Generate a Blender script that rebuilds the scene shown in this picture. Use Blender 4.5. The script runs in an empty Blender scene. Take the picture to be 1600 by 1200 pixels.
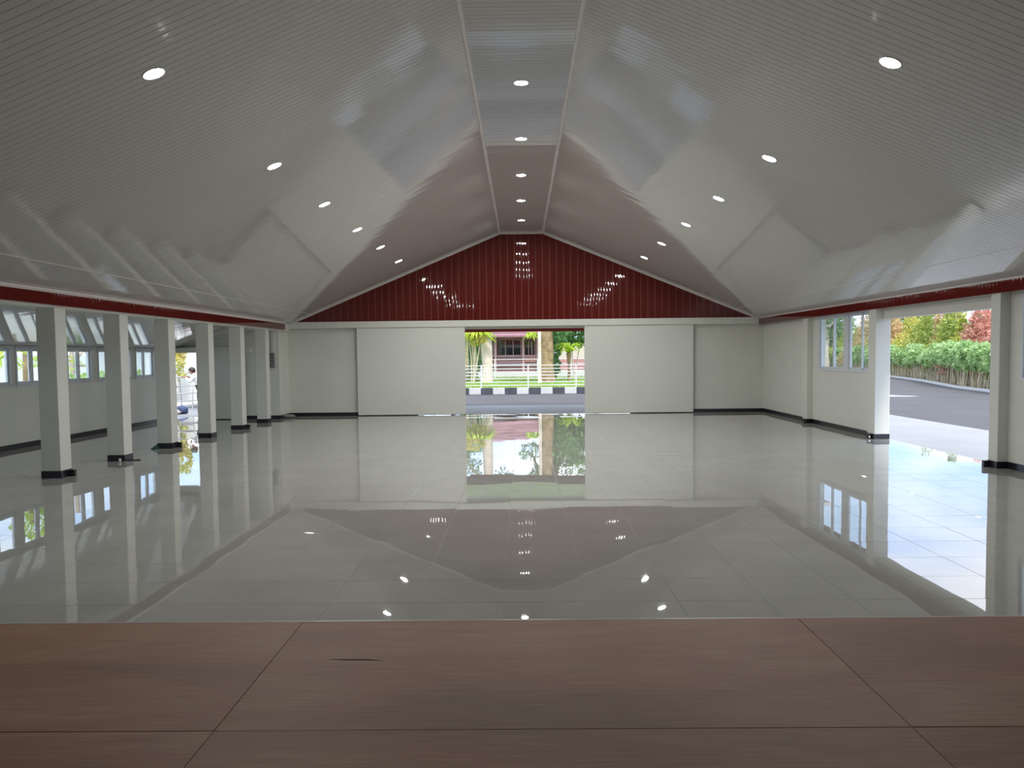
import bpy, bmesh, math, random
import numpy as np
from mathutils import Vector, Matrix

random.seed(7)
SC = bpy.context.scene
COL = SC.collection

# ------------------------------------------------------------------ camera
cam_data = bpy.data.cameras.new('camera')
cam = bpy.data.objects.new('camera', cam_data)
COL.objects.link(cam)
SC.camera = cam
F_PX, CAM_H = 1345.0, 1.70
YAW, PITCH, ROLL = math.radians(0.6403), math.radians(3.2696), 0.0108
cam_data.sensor_fit = 'HORIZONTAL'
cam_data.sensor_width = 36.0
cam_data.lens = F_PX / 1600.0 * 36.0
cam_data.shift_y = 32.0 / 1600.0
cam_data.clip_start = 0.05
cam_data.clip_end = 600.0
_fw = Vector((-math.sin(YAW) * math.cos(PITCH), math.cos(YAW) * math.cos(PITCH), -math.sin(PITCH)))
_rt = Vector((math.cos(YAW), math.sin(YAW), 0.0))
_up = _rt.cross(_fw)
_r2 = _rt * math.cos(ROLL) - _up * math.sin(ROLL)
_u2 = _rt * math.sin(ROLL) + _up * math.cos(ROLL)
cam.matrix_world = Matrix(((_r2.x, _u2.x, -_fw.x, 0.0), (_r2.y, _u2.y, -_fw.y, 0.0),
                           (_r2.z, _u2.z, -_fw.z, CAM_H), (0, 0, 0, 1)))

# ------------------------------------------------------------------ world: broken cloud under a blue sky
SKY_STRENGTH = 1.12
world = bpy.data.worlds.new('sky')
SC.world = world
world.use_nodes = True
wn, wl = world.node_tree.nodes, world.node_tree.links
wn.clear()
w_out = wn.new('ShaderNodeOutputWorld')
w_bg = wn.new('ShaderNodeBackground')
w_tc = wn.new('ShaderNodeTexCoord')
w_map = wn.new('ShaderNodeMapping')
w_noise = wn.new('ShaderNodeTexNoise')
w_ramp = wn.new('ShaderNodeValToRGB')
w_map.inputs['Location'].default_value = (0.35, 0.2, 0.1)
w_map.inputs['Scale'].default_value = (1.0, 1.0, 2.6)
w_noise.inputs['Scale'].default_value = 2.2
w_noise.inputs['Detail'].default_value = 6.0
w_ramp.color_ramp.elements[0].position = 0.40
w_ramp.color_ramp.elements[0].color = (0.78, 1.18, 1.95, 1)
w_ramp.color_ramp.elements[1].position = 0.60
w_ramp.color_ramp.elements[1].color = (2.16, 2.22, 2.38, 1)
wl.new(w_tc.outputs['Generated'], w_map.inputs['Vector'])
wl.new(w_map.outputs['Vector'], w_noise.inputs['Vector'])
wl.new(w_noise.outputs['Fac'], w_ramp.inputs['Fac'])
wl.new(w_ramp.outputs['Color'], w_bg.inputs['Color'])
w_bg.inputs['Strength'].default_value = SKY_STRENGTH
wl.new(w_bg.outputs['Background'], w_out.inputs['Surface'])

# hazy sun, high behind the camera and wide behind thin cloud
sun_data = bpy.data.lights.new('sun', 'SUN')
sun_data.energy = 3.6
sun_data.angle = math.radians(14)
sun_data.color = (1.0, 0.95, 0.86)
sun = bpy.data.objects.new('sun', sun_data)
COL.objects.link(sun)
sun.rotation_euler = Vector((-0.30, 0.80, -1.25)).to_track_quat('-Z', 'Y').to_euler()

LAMP_STRENGTH = 440.0        # radiance of each downlight lens

SC.view_settings.view_transform = 'Standard'
SC.view_settings.look = 'None'
SC.view_settings.gamma = 1.0
SC.view_settings.use_curve_mapping = False
SC.view_settings.exposure = 0.14

# ------------------------------------------------------------------ materials
def new_mat(name):
    m = bpy.data.materials.new(name)
    m.use_nodes = True
    return m, m.node_tree.nodes, m.node_tree.links, m.node_tree.nodes['Principled BSDF']

def mat(name, col, rough=0.5, ior=1.5, metal=0.0, var=0.0, vscale=4.0, stretch=(1, 1, 1), bump=0.0, bscale=40.0, spec=0.5):
    m, n, l, p = new_mat(name)
    p.inputs['Roughness'].default_value = rough
    p.inputs['Metallic'].default_value = metal
    p.inputs['IOR'].default_value = ior
    p.inputs['Specular IOR Level'].default_value = spec
    geo = n.new('ShaderNodeNewGeometry')
    mp = n.new('ShaderNodeMapping')
    mp.inputs['Scale'].default_value = stretch
    l.new(geo.outputs['Position'], mp.inputs['Vector'])
    nz = n.new('ShaderNodeTexNoise')
    nz.inputs['Scale'].default_value = vscale
    nz.inputs['Detail'].default_value = 4.0
    l.new(mp.outputs['Vector'], nz.inputs['Vector'])
    rp = n.new('ShaderNodeValToRGB')
    rp.color_ramp.elements[0].position = 0.3
    rp.color_ramp.elements[1].position = 0.7
    rp.color_ramp.elements[0].color = tuple(c * (1 - var) for c in col) + (1,)
    rp.color_ramp.elements[1].color = tuple(min(1, c * (1 + var)) for c in col) + (1,)
    l.new(nz.outputs['Fac'], rp.inputs['Fac'])
    l.new(rp.outputs['Color'], p.inputs['Base Color'])
    if bump > 0:
        nb = n.new('ShaderNodeTexNoise')
        nb.inputs['Scale'].default_value = bscale
        nb.inputs['Detail'].default_value = 2.0
        l.new(mp.outputs['Vector'], nb.inputs['Vector'])
        b = n.new('ShaderNodeBump')
        b.inputs['Distance'].default_value = bump
        b.inputs['Strength'].default_value = 1.0
        l.new(nb.outputs['Fac'], b.inputs['Height'])
        l.new(b.outputs['Normal'], p.inputs['Normal'])
    return m

def leaf_mat(name, cols, scale=1.2, trans=0.3, rough=0.5):
    """foliage: colour drifts over the crown through a noise ramp"""
    m, n, l, p = new_mat(name)
    geo = n.new('ShaderNodeNewGeometry')
    nz = n.new('ShaderNodeTexNoise')
    nz.inputs['Scale'].default_value = scale
    nz.inputs['Detail'].default_value = 5.0
    nz.inputs['Roughness'].default_value = 0.7
    l.new(geo.outputs['Position'], nz.inputs['Vector'])
    rp = n.new('ShaderNodeValToRGB')
    el = rp.color_ramp.elements
    while len(el) < len(cols):
        el.new(0.5)
    for i, c in enumerate(cols):
        el[i].position = 0.32 + 0.36 * i / (len(cols) - 1)
        el[i].color = tuple(c) + (1,)
    l.new(nz.outputs['Fac'], rp.inputs['Fac'])
    l.new(rp.outputs['Color'], p.inputs['Base Color'])
    p.inputs['Roughness'].default_value = rough
    tr = n.new('ShaderNodeBsdfTranslucent')
    l.new(rp.outputs['Color'], tr.inputs['Color'])
    mx = n.new('ShaderNodeMixShader')
    mx.inputs['Fac'].default_value = trans
    l.new(p.outputs['BSDF'], mx.inputs[1])
    l.new(tr.outputs['BSDF'], mx.inputs[2])
    l.new(mx.outputs['Shader'], n['Material Output'].inputs['Surface'])
    return m

def glass_mat(name, tint=(0.93, 0.97, 0.96)):
    m, n, l, p = new_mat(name)
    n.remove(p)
    t = n.new('ShaderNodeBsdfTransparent')
    t.inputs['Color'].default_value = tint + (1,)
    g = n.new('ShaderNodeBsdfGlossy')
    g.inputs['Roughness'].default_value = 0.01
    lw = n.new('ShaderNodeLayerWeight')         # Schlick reflectance, the same from both faces of the pane
    pw = n.new('ShaderNodeMath'); pw.operation = 'POWER'; pw.inputs[1].default_value = 5.0
    lw.inputs['Blend'].default_value = 0.5
    l.new(lw.outputs['Facing'], pw.inputs[0])
    ma = n.new('ShaderNodeMath'); ma.operation = 'MULTIPLY_ADD'; ma.inputs[1].default_value = 0.96; ma.inputs[2].default_value = 0.04
    l.new(pw.outputs[0], ma.inputs[0])
    mx = n.new('ShaderNodeMixShader')
    l.new(ma.outputs[0], mx.inputs['Fac'])
    l.new(t.outputs['BSDF'], mx.inputs[1])
    l.new(g.outputs['BSDF'], mx.inputs[2])
    l.new(mx.outputs['Shader'], n['Material Output'].inputs['Surface'])
    return m

def emit_mat(name, col, strength):
    m, n, l, p = new_mat(name)
    p.inputs['Base Color'].default_value = tuple(col) + (1,)
    p.inputs['Emission Color'].default_value = tuple(col) + (1,)
    p.inputs['Emission Strength'].default_value = strength
    return m

def tile_mat(name):
    m, n, l, p = new_mat(name)
    p.inputs['Roughness'].default_value = 0.012
    p.inputs['IOR'].default_value = 1.52
    geo = n.new('ShaderNodeNewGeometry')
    nz = n.new('ShaderNodeTexNoise')
    nz.inputs['Scale'].default_value = 1.3
    nz.inputs['Detail'].default_value = 6.0
    l.new(geo.outputs['Position'], nz.inputs['Vector'])
    rp = n.new('ShaderNodeValToRGB')
    rp.color_ramp.elements[0].position = 0.3
    rp.color_ramp.elements[1].position = 0.7
    rp.color_ramp.elements[0].color = (0.375, 0.375, 0.345, 1)
    rp.color_ramp.elements[1].color = (0.425, 0.425, 0.392, 1)
    l.new(nz.outputs['Fac'], rp.inputs['Fac'])
    l.new(rp.outputs['Color'], p.inputs['Base Color'])
    nb = n.new('ShaderNodeTexNoise')
    nb.inputs['Scale'].default_value = 1.5
    nb.inputs['Detail'].default_value = 0.0
    l.new(geo.outputs['Position'], nb.inputs['Vector'])
    b = n.new('ShaderNodeBump')
    b.inputs['Distance'].default_value = 0.0009
    b.inputs['Strength'].default_value = 1.0
    l.new(nb.outputs['Fac'], b.inputs['Height'])
    l.new(b.outputs['Normal'], p.inputs['Normal'])
    return m

def plywood_mat(name):
    m, n, l, p = new_mat(name)
    p.inputs['Roughness'].default_value = 0.55
    p.inputs['Specular IOR Level'].default_value = 0.35
    tc = n.new('ShaderNodeTexCoord')
    oi = n.new('ShaderNodeObjectInfo')
    add = n.new('ShaderNodeVectorMath')
    add.operation = 'ADD'
    cmb = n.new('ShaderNodeCombineXYZ')
    mul = n.new('ShaderNodeMath')
    mul.operation = 'MULTIPLY'
    mul.inputs[1].default_value = 17.0
    l.new(oi.outputs['Random'], mul.inputs[0])
    l.new(mul.outputs[0], cmb.inputs['Y'])
    l.new(tc.outputs['Object'], add.inputs[0])
    l.new(cmb.outputs['Vector'], add.inputs[1])
    def noise(scale, st, detail, dist=0.0):
        mp = n.new('ShaderNodeMapping')
        mp.inputs['Scale'].default_value = st
        l.new(add.outputs['Vector'], mp.inputs['Vector'])
        z = n.new('ShaderNodeTexNoise')
        z.inputs['Scale'].default_value = scale
        z.inputs['Detail'].default_value = detail
        z.inputs['Distortion'].default_value = dist
        l.new(mp.outputs['Vector'], z.inputs['Vector'])
        return z
    a = noise(1.5, (0.34, 1.05, 1.0), 4.0, 1.3)      # broad veneer figure
    g = noise(30.0, (0.12, 3.0, 1.0), 4.0)          # fine grain
    r1 = n.new('ShaderNodeValToRGB')
    r1.color_ramp.elements[0].position = 0.32
    r1.color_ramp.elements[1].position = 0.68
    r1.color_ramp.elements[0].color = (0.295, 0.158, 0.098, 1)
    r1.color_ramp.elements[1].color = (0.45, 0.275, 0.172, 1)
    e = r1.color_ramp.elements.new(0.5)
    e.color = (0.39, 0.200, 0.122, 1)
    l.new(a.outputs['Fac'], r1.inputs['Fac'])
    r2 = n.new('ShaderNodeValToRGB')
    r2.color_ramp.elements[0].position = 0.35
    r2.color_ramp.elements[0].color = (0.82, 0.80, 0.78, 1)
    r2.color_ramp.elements[1].position = 0.65
    r2.color_ramp.elements[1].color = (1.05, 1.05, 1.05, 1)
    l.new(g.outputs['Fac'], r2.inputs['Fac'])
    mx = n.new('ShaderNodeMix')
    mx.data_type = 'RGBA'
    mx.blend_type = 'MULTIPLY'
    mx.inputs[0].default_value = 1.0
    l.new(r1.outputs['Color'], mx.inputs[6])
    l.new(r2.outputs['Color'], mx.inputs[7])
    l.new(mx.outputs[2], p.inputs['Base Color'])
    b = n.new('ShaderNodeBump')
    b.inputs['Distance'].default_value = 0.0006
    l.new(g.outputs['Fac'], b.inputs['Height'])
    l.new(b.outputs['Normal'], p.inputs['Normal'])
    return m

M = {
    'tile': tile_mat('glazed_tile'),
    'grout': mat('grout', (0.44, 0.43, 0.40), 0.7),
    'ply': plywood_mat('plywood'),
    'plyedge': mat('plywood_edge', (0.35, 0.22, 0.14), 0.7, var=0.2, stretch=(1, 1, 60)),
    'wall': mat('wall_paint', (0.745, 0.755, 0.69), 0.45, var=0.025, vscale=1.5, bump=0.0006, bscale=18),
    'door': mat('door_paint', (0.745, 0.76, 0.70), 0.32, var=0.015, vscale=0.8, bump=0.0004, bscale=4),
    'pvc': mat('ceiling_pvc', (0.56, 0.535, 0.51), 0.05, ior=1.6, var=0.015, vscale=0.6),
    'pvcwhite': mat('pvc_trim', (0.80, 0.74, 0.71), 0.3, var=0.02),
    'red': mat('red_pvc', (0.125, 0.016, 0.013), 0.035, ior=1.52, var=0.08, vscale=0.9),
    'redlit': mat('red_pvc_lit', (0.42, 0.045, 0.035), 0.25, var=0.08),  # valance red, lightened so the shaded canopy edge looks lit
    'seam': mat('pale_seam', (0.42, 0.20, 0.18), 0.3, var=0.1),
    'redtrim': mat('red_trim', (0.21, 0.028, 0.022), 0.2, ior=1.5, var=0.06),
    'skirt': mat('skirting_tile', (0.013, 0.013, 0.022), 0.3, var=0.25, vscale=20),
    'black': mat('black_plastic', (0.008, 0.008, 0.009), 0.3, var=0.2),
    'chrome': mat('chrome', (0.8, 0.8, 0.82), 0.12, metal=1.0, var=0.03),
    'alu': mat('white_aluminium', (0.70, 0.74, 0.78), 0.3, var=0.03, spec=0.6),
    'aluin': mat('grey_gasket', (0.22, 0.25, 0.3), 0.5, var=0.1),
    'glass': glass_mat('window_glass'),
    'lamp': emit_mat('lamp_lens', (1.0, 0.99, 0.975), LAMP_STRENGTH),
    'lampring': mat('lamp_ring', (0.85, 0.85, 0.84), 0.3, var=0.02),
    'slab': mat('concrete_slab', (0.25, 0.248, 0.25), 0.55, var=0.08, vscale=1.0, bump=0.001, bscale=60),
    'paleslab': mat('pale_paving', (0.50, 0.49, 0.46), 0.6, var=0.08, vscale=1.0, bump=0.001, bscale=60),
    'asphalt': mat('asphalt', (0.072, 0.067, 0.068), 0.85, var=0.14, vscale=0.5, bump=0.004, bscale=70),
    'paint': mat('road_paint', (0.7, 0.7, 0.7), 0.7, var=0.1),
    'kerbw': mat('kerb_white', (0.50, 0.49, 0.475), 0.7, var=0.06, vscale=3),
    'kerbb': mat('kerb_black', (0.055, 0.056, 0.068), 0.7, var=0.15, vscale=3),
    'lawn': mat('lawn_soil', (0.22, 0.31, 0.08), 0.9, var=0.2, vscale=2),
    'grass': leaf_mat('grass_blade', [(0.20, 0.30, 0.06), (0.30, 0.42, 0.10), (0.40, 0.50, 0.17)], 1.0, 0.35),
    'railw': mat('railing_white', (0.66, 0.67, 0.70), 0.35, var=0.03),
    'bark': mat('bark_brown', (0.27, 0.185, 0.10), 0.9, var=0.4, vscale=3, bump=0.03, bscale=6),
    'barkpale': mat('bark_pale', (0.60, 0.50, 0.42), 0.85, var=0.18, vscale=2.5, bump=0.01, bscale=8),
    'stem': mat('pale_stem', (0.50, 0.44, 0.30), 0.7, var=0.2, vscale=5),
    'hedge': leaf_mat('hedge_leaf', [(0.20, 0.34, 0.10), (0.38, 0.55, 0.22), (0.56, 0.70, 0.36)], 1.6, 0.4),
    'yellowleaf': leaf_mat('yellow_leaf', [(0.24, 0.32, 0.05), (0.56, 0.56, 0.12), (0.76, 0.62, 0.22)], 0.9, 0.35),
    'greenyellow': leaf_mat('green_yellow_leaf', [(0.14, 0.22, 0.05), (0.38, 0.46, 0.10), (0.64, 0.60, 0.18)], 0.9, 0.3),
    'orangeleaf': leaf_mat('orange_leaf', [(0.26, 0.28, 0.08), (0.60, 0.44, 0.20), (0.78, 0.54, 0.32)], 0.9, 0.3),
    'pinkleaf': leaf_mat('pink_leaf', [(0.26, 0.24, 0.10), (0.62, 0.30, 0.22), (0.76, 0.42, 0.34)], 0.8, 0.3),
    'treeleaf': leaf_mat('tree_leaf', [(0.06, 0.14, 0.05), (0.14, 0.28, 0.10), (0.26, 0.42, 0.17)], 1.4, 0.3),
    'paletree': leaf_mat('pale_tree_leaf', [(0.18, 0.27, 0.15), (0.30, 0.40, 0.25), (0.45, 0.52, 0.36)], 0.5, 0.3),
    'fern': leaf_mat('fern_leaf', [(0.30, 0.42, 0.03), (0.46, 0.60, 0.05), (0.62, 0.72, 0.12)], 1.5, 0.4),
    'brickpink': mat('pink_wall', (0.40, 0.20, 0.19), 0.8, var=0.12, vscale=3),
    'rooftile': mat('rose_roof', (0.25, 0.125, 0.14), 0.6, var=0.12, vscale=2),
    'maroon': mat('maroon_wood', (0.13, 0.025, 0.03), 0.5, var=0.15),
    'pinkframe': mat('pink_frame', (0.52, 0.34, 0.35), 0.6, var=0.06),
    'darkglass': mat('dark_glass', (0.012, 0.016, 0.018), 0.04, ior=1.6, var=0.2, spec=0.9),
    'cream': mat('cream_wall', (0.50, 0.44, 0.37), 0.8, var=0.05, vscale=0.8),
    'whitewall': mat('whitewash', (0.80, 0.80, 0.76), 0.8, var=0.05, vscale=0.7),
    'timber': mat('weathered_timber', (0.45, 0.36, 0.30), 0.8, var=0.2),
    'bluebag': mat('blue_sack', (0.035, 0.055, 0.13), 0.6, var=0.25, vscale=8),
    'greybag': mat('grey_cloth', (0.36, 0.34, 0.34), 0.8, var=0.2, vscale=8),
    'cloth': mat('white_cloth', (0.78, 0.76, 0.74), 0.8, var=0.05, vscale=6),
    'skin': mat('skin', (0.30, 0.15, 0.10), 0.5, var=0.08, vscale=9),
    'hair': mat('dark_hair', (0.025, 0.012, 0.010), 0.5, var=0.3, vscale=30),
    'trouser': mat('dark_trousers', (0.05, 0.055, 0.07), 0.8, var=0.15, vscale=9),
    'ladder': mat('trestle_steel', (0.45, 0.43, 0.42), 0.45, metal=0.3, var=0.1),
    'grey': mat('box_grey', (0.35, 0.36, 0.34), 0.4, var=0.05),
    'panelface': mat('panel_face', (0.11, 0.13, 0.12), 0.25, var=0.2, vscale=12),
    'greencloth': mat('green_cloth', (0.01, 0.09, 0.05), 0.7, var=0.2, vscale=20),
    'clear': mat('cloudy_plastic', (0.28, 0.28, 0.27), 0.2, var=0.3, vscale=30),
    'roof': mat('roof_sheet', (0.16, 0.05, 0.045), 0.5, var=0.1),
    'hill': leaf_mat('soil_cover', [(0.10, 0.10, 0.05), (0.16, 0.14, 0.07), (0.22, 0.18, 0.10)], 1.0, 0.0, 0.9),
}

# ------------------------------------------------------------------ mesh helpers
class MB:
    """collects polygons and links them as one mesh object"""
    def __init__(self):
        self.v, self.f, self.s = [], [], []

    def poly(self, pts, smooth=False):
        b = len(self.v)
        self.v += [tuple(p) for p in pts]
        self.f.append(tuple(range(b, b + len(pts))))
        self.s.append(smooth)

    def add(self, verts, faces, smooth=False):
        b = len(self.v)
        self.v += [tuple(p) for p in verts]
        for q in faces:
            self.f.append(tuple(b + i for i in q))
            self.s.append(smooth)
        return self

    def box(self, x0, x1, y0, y1, z0, z1, ch=0.0):
        if ch <= 0:
            v = [(x0, y0, z0), (x1, y0, z0), (x1, y1, z0), (x0, y1, z0), (x0, y0, z1), (x1, y0, z1), (x1, y1, z1), (x0, y1, z1)]
            return self.add(v, [(0, 3, 2, 1), (4, 5, 6, 7), (0, 1, 5, 4), (1, 2, 6, 5), (2, 3, 7, 6), (3, 0, 4, 7)])
        v = []
        for z, c in ((z0, ch), (z0 + ch, 0), (z1 - ch, 0), (z1, ch)):
            k = ch if c == 0 else ch + 0.0
            i = c
            # octagonal section with chamfered vertical edges
            v += [(x0 + ch, y0 + i, z), (x1 - ch, y0 + i, z), (x1 - i, y0 + ch, z), (x1 - i, y1 - ch, z),
                  (x1 - ch, y1 - i, z), (x0 + ch, y1 - i, z), (x0 + i, y1 - ch, z), (x0 + i, y0 + ch, z)]
        fs = [tuple(reversed(range(8))), tuple(range(24, 32))]
        for r in range(3):
            for i in range(8):
                j = (i + 1) % 8
                fs.append((r * 8 + i, r * 8 + j, r * 8 + 8 + j, r * 8 + 8 + i))
        return self.add(v, fs)

    def tube(self, pts, rad, n=8, caps=True, smooth=True):
        pts = [Vector(p) for p in pts]
        rads = rad if isinstance(rad, (list, tuple)) else [rad] * len(pts)
        vs, fs = [], []
        for i, p in enumerate(pts):
            d = (pts[min(i + 1, len(pts) - 1)] - pts[max(i - 1, 0)]).normalized()
            a = d.orthogonal().normalized() if abs(d.z) < 0.9 else d.cross(Vector((0, 1, 0))).normalized()
            b = d.cross(a)
            for k in range(n):
                t = 2 * math.pi * k / n
                vs.append(p + (a * math.cos(t) + b * math.sin(t)) * rads[i])
        for i in range(len(pts) - 1):
            for k in range(n):
                j = (k + 1) % n
                fs.append((i * n + k, i * n + j, i * n + n + j, i * n + n + k))
        self.add(vs, fs, smooth)
        if caps:
            e = (len(pts) - 1) * n
            self.add(vs[:n], [tuple(reversed(range(n)))])
            self.add(vs[e:], [tuple(range(n))])
        return self

    def ellipsoid(self, c, r, nu=14, nv=8, fn=None):
        vs, fs = [], []
        for i in range(nv + 1):
            th = math.pi * i / nv
            for k in range(nu):
                ph = 2 * math.pi * k / nu
                d = Vector((math.sin(th) * math.cos(ph), math.sin(th) * math.sin(ph), math.cos(th)))
                s = fn(d) if fn else 1.0
                vs.append((c[0] + d.x * r[0] * s, c[1] + d.y * r[1] * s, c[2] + d.z * r[2] * s))
        for i in range(nv):
            for k in range(nu):
                j = (k + 1) % nu
                fs.append((i * nu + k, i * nu + nu + k, i * nu + nu + j, i * nu + j))
        return self.add(vs, fs, True)

    def mesh(self, name):
        me = bpy.data.meshes.new(name)
        me.from_pydata(self.v, [], self.f)
        me.polygons.foreach_set('use_smooth', self.s)
        me.update()
        return me

    def build(self, name, m, parent=None, loc=(0, 0, 0)):
        return link(name, self.mesh(name), m, parent, loc)

def link(name, me, m, parent=None, loc=(0, 0, 0)):
    if m is not None and not me.materials:
        me.materials.append(M[m] if isinstance(m, str) else m)
    o = bpy.data.objects.new(name, me)
    COL.objects.link(o)
    o.location = loc
    if parent is not None:
        o.parent = parent
    return o

def tag(o, label=None, cat=None, group=None, kind=None):
    if label: o['label'] = label
    if cat: o['category'] = cat
    if group: o['group'] = group
    if kind: o['kind'] = kind
    return o

def thing(name, label, cat, loc=(0, 0, 0), group=None, rotz=0.0):
    o = bpy.data.objects.new(name, None)
    COL.objects.link(o)
    o.location = loc
    o.rotation_euler = (0, 0, rotz)
    o.empty_display_size = 0.1
    return tag(o, label, cat, group)

def struct(name, label, cat, loc=(0, 0, 0)):
    return tag(thing(name, label, cat, loc), kind='structure')

def boxes(*bs):
    m = MB()
    for b in bs:
        m.box(*b)
    return m

# ------------------------------------------------------------------ dimensions (metres; camera stands at x=0, y=0)
YF = 24.85                # far wall face
YA = 23.85                # far wall face of the left aisle
YB = -3.2                 # back of the stage
XR, XL = 6.97, -9.75      # inner faces of right wall and aisle wall
AL, BL = (-0.58, 5.18), (-6.60, 2.69)     # left slope: ridge edge, eave edge (x, z)
AR, BR = (0.65, 5.18), (6.78, 2.69)
STAGE_Z, STAGE_Y = 0.39, 4.20

# ------------------------------------------------------------------ floor of glazed tiles
TS, OX, OY = 0.60, -0.138, 0.45
floor = boxes((XL - 0.12, 7.12, YB, 25.0, -0.2, -0.0025)).build('floor', 'grout')
tag(floor, 'glossy pale grey tiled hall floor mirroring the doors and lamps', 'floor', kind='structure')

def tile_geo(m, cx, cy, ax=0.0, ay=0.0, x0=None, x1=None, y0=None, y1=None):
    h = TS / 2 - 0.0011
    x0 = cx - h if x0 is None else x0
    x1 = cx + h if x1 is None else x1
    y0 = cy - h if y0 is None else y0
    y1 = cy + h if y1 is None else y1
    c = 0.0012
    f = lambda x, y: (x - cx) * ax + (y - cy) * ay
    top = [(x0 + c, y0 + c), (x1 - c, y0 + c), (x1 - c, y1 - c), (x0 + c, y1 - c)]
    low = [(x0, y0), (x1, y0), (x1, y1), (x0, y1)]
    vs = [(x, y, f(x, y)) for x, y in top] + [(x, y, -0.0012) for x, y in low] + [(x, y, -0.006) for x, y in low]
    fs = [(0, 1, 2, 3)]
    for i in range(4):
        j = (i + 1) % 4
        fs += [(4 + i, 4 + j, j, i), (8 + i, 8 + j, 4 + j, 4 + i)]
    m.add(vs, fs)

cells = []
ix0, ix1 = int((XL - OX) / TS) - 1, int((XR - OX) / TS) + 1
for ix in range(ix0, ix1 + 1):
    for iy in range(6, 42):
        x0, x1 = OX + ix * TS, OX + (ix + 1) * TS
        y0, y1 = OY + iy * TS, OY + (iy + 1) * TS
        x0, x1, y1 = max(x0, XL), min(x1, 7.10), min(y1, 25.0)
        if x1 - x0 < 0.03 or y1 - y0 < 0.03:
            continue
        cx, cy = (x0 + x1) / 2, (y0 + y1) / 2
        full = (x1 - x0 > 0.59 and y1 - y0 > 0.59)
        seen = full and cy > 5.3 and -0.615 < cx / cy < 0.60
        cells.append((0 if seen else 1, cy, cx, x0, x1, y0, y1))
cells.sort()
mt = MB()
tile_geo(mt, 0, 0)
tile_me = mt.mesh('tile')
tile_me.materials.append(M['tile'])
rest = MB()
TILT = 0.0011
for k, (flag, cy, cx, x0, x1, y0, y1) in enumerate(cells):
    ax, ay = random.uniform(-TILT, TILT), random.uniform(-TILT, TILT)
    if k < 300:
        o = link('tile', tile_me, None, floor, (cx, cy, 0))
        o.rotation_euler = (ay, -ax, 0)
    else:
        tile_geo(rest, cx, cy, ax, ay, x0 + 0.0011, x1 - 0.0011, y0 + 0.0011, y1 - 0.0011)
tag(rest.build('tile_field', 'tile', floor), kind='stuff')

# ------------------------------------------------------------------ PVC planks
def rib_profile(width=0.2, ribs=2, groove=0.004, depth=0.004, sag=0.0007, n=6):
    """list of (v, w, smooth-run id): w positive goes into the backing"""
    runs = []
    r = width / ribs
    for i in range(ribs):
        a, b = i * r, (i + 1) * r
        runs.append(([(a, depth), (a + groove, 0.0)], False))
        arc = []
        for k in range(n + 1):
            t = k / n
            arc.append((a + groove + (r - 2 * groove) * t, -sag * (1 - (2 * t - 1) ** 2)))
        runs.append((arc, True))
        runs.append(([(b - groove, 0.0), (b, depth)], False))
    return runs

def slope_plank(name, P, Q, nrm, width=0.2, ribs=2, sag=0.0007, flip=False, tilt=0.0):
    """plank from P to Q (x,z) running down the slope, its width along +y"""
    m = MB()
    for run, sm in rib_profile(width, ribs, sag=sag):
        vs = []
        for v, w in run:
            w = w + (v - width / 2) * tilt
            for E in (P, Q):
                vs.append((E[0] - nrm[0] * w, v, E[1] - nrm[1] * w))
        fs = []
        for i in range(len(run) - 1):
            q = (2 * i, 2 * i + 1, 2 * i + 3, 2 * i + 2)
            fs.append(tuple(reversed(q)) if flip else q)
        m.add(vs, fs, sm)
    return m

def unit(a, b):
    d = Vector((b[0] - a[0], b[1] - a[1]))
    return d.normalized()

def ceiling(name, label, P, Q, side, y0, y1, yfield, width=0.2, sag=0.00010):
    d = unit(P, Q)
    nrm = (-d.y, d.x) if (d.x * 1.0 < 0) else (d.y, -d.x)
    if nrm[1] > 0:
        nrm = (-nrm[0], -nrm[1])
    flip = (Q[0] < P[0])
    # backing slab above the planks
    m = MB()
    o1, o2 = 0.012, 0.10
    A = [(P[0] - nrm[0] * o1, P[1] - nrm[1] * o1), (Q[0] - nrm[0] * o1, Q[1] - nrm[1] * o1),
         (Q[0] - nrm[0] * o2, Q[1] - nrm[1] * o2), (P[0] - nrm[0] * o2, P[1] - nrm[1] * o2)]
    vs = [(x, yfield, z) for x, z in A] + [(x, y1 + 0.1, z) for x, z in A]
    m.add(vs, [(0, 1, 2, 3), (7, 6, 5, 4), (0, 4, 5, 1), (1, 5, 6, 2), (2, 6, 7, 3), (3, 7, 4, 0)])
    c = m.build(name, 'pvcwhite')
    tag(c, label, 'ceiling', kind='structure')
    mes = []
    for tl in (-0.0045, -0.002, 0.0, 0.0, 0.002, 0.0045):      # planks never lie quite flat
        me = slope_plank('plank', P, Q, nrm, width, 2, sag * random.uniform(0.6, 1.8), flip, tl).mesh('plank')
        me.materials.append(M['pvc'])
        mes.append(me)
    n = int(round((y1 - y0) / width))
    for k in range(n):
        link('plank', random.choice(mes), None, c, (0, y1 - (k + 1) * width, 0))
    # the planks behind the camera, out of view
    m = MB()
    yy = y1 - n * width
    base = slope_plank('p', P, Q, nrm, width, 2, sag, flip)
    while yy - width > yfield:
        yy -= width
        m.add([(x, y + yy, z) for x, y, z in base.v], base.f)
    if m.v:
        m.s = [True] * len(m.f)
        tag(m.build('plank_field', 'pvc', c), kind='stuff')
    return c, nrm

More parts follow.
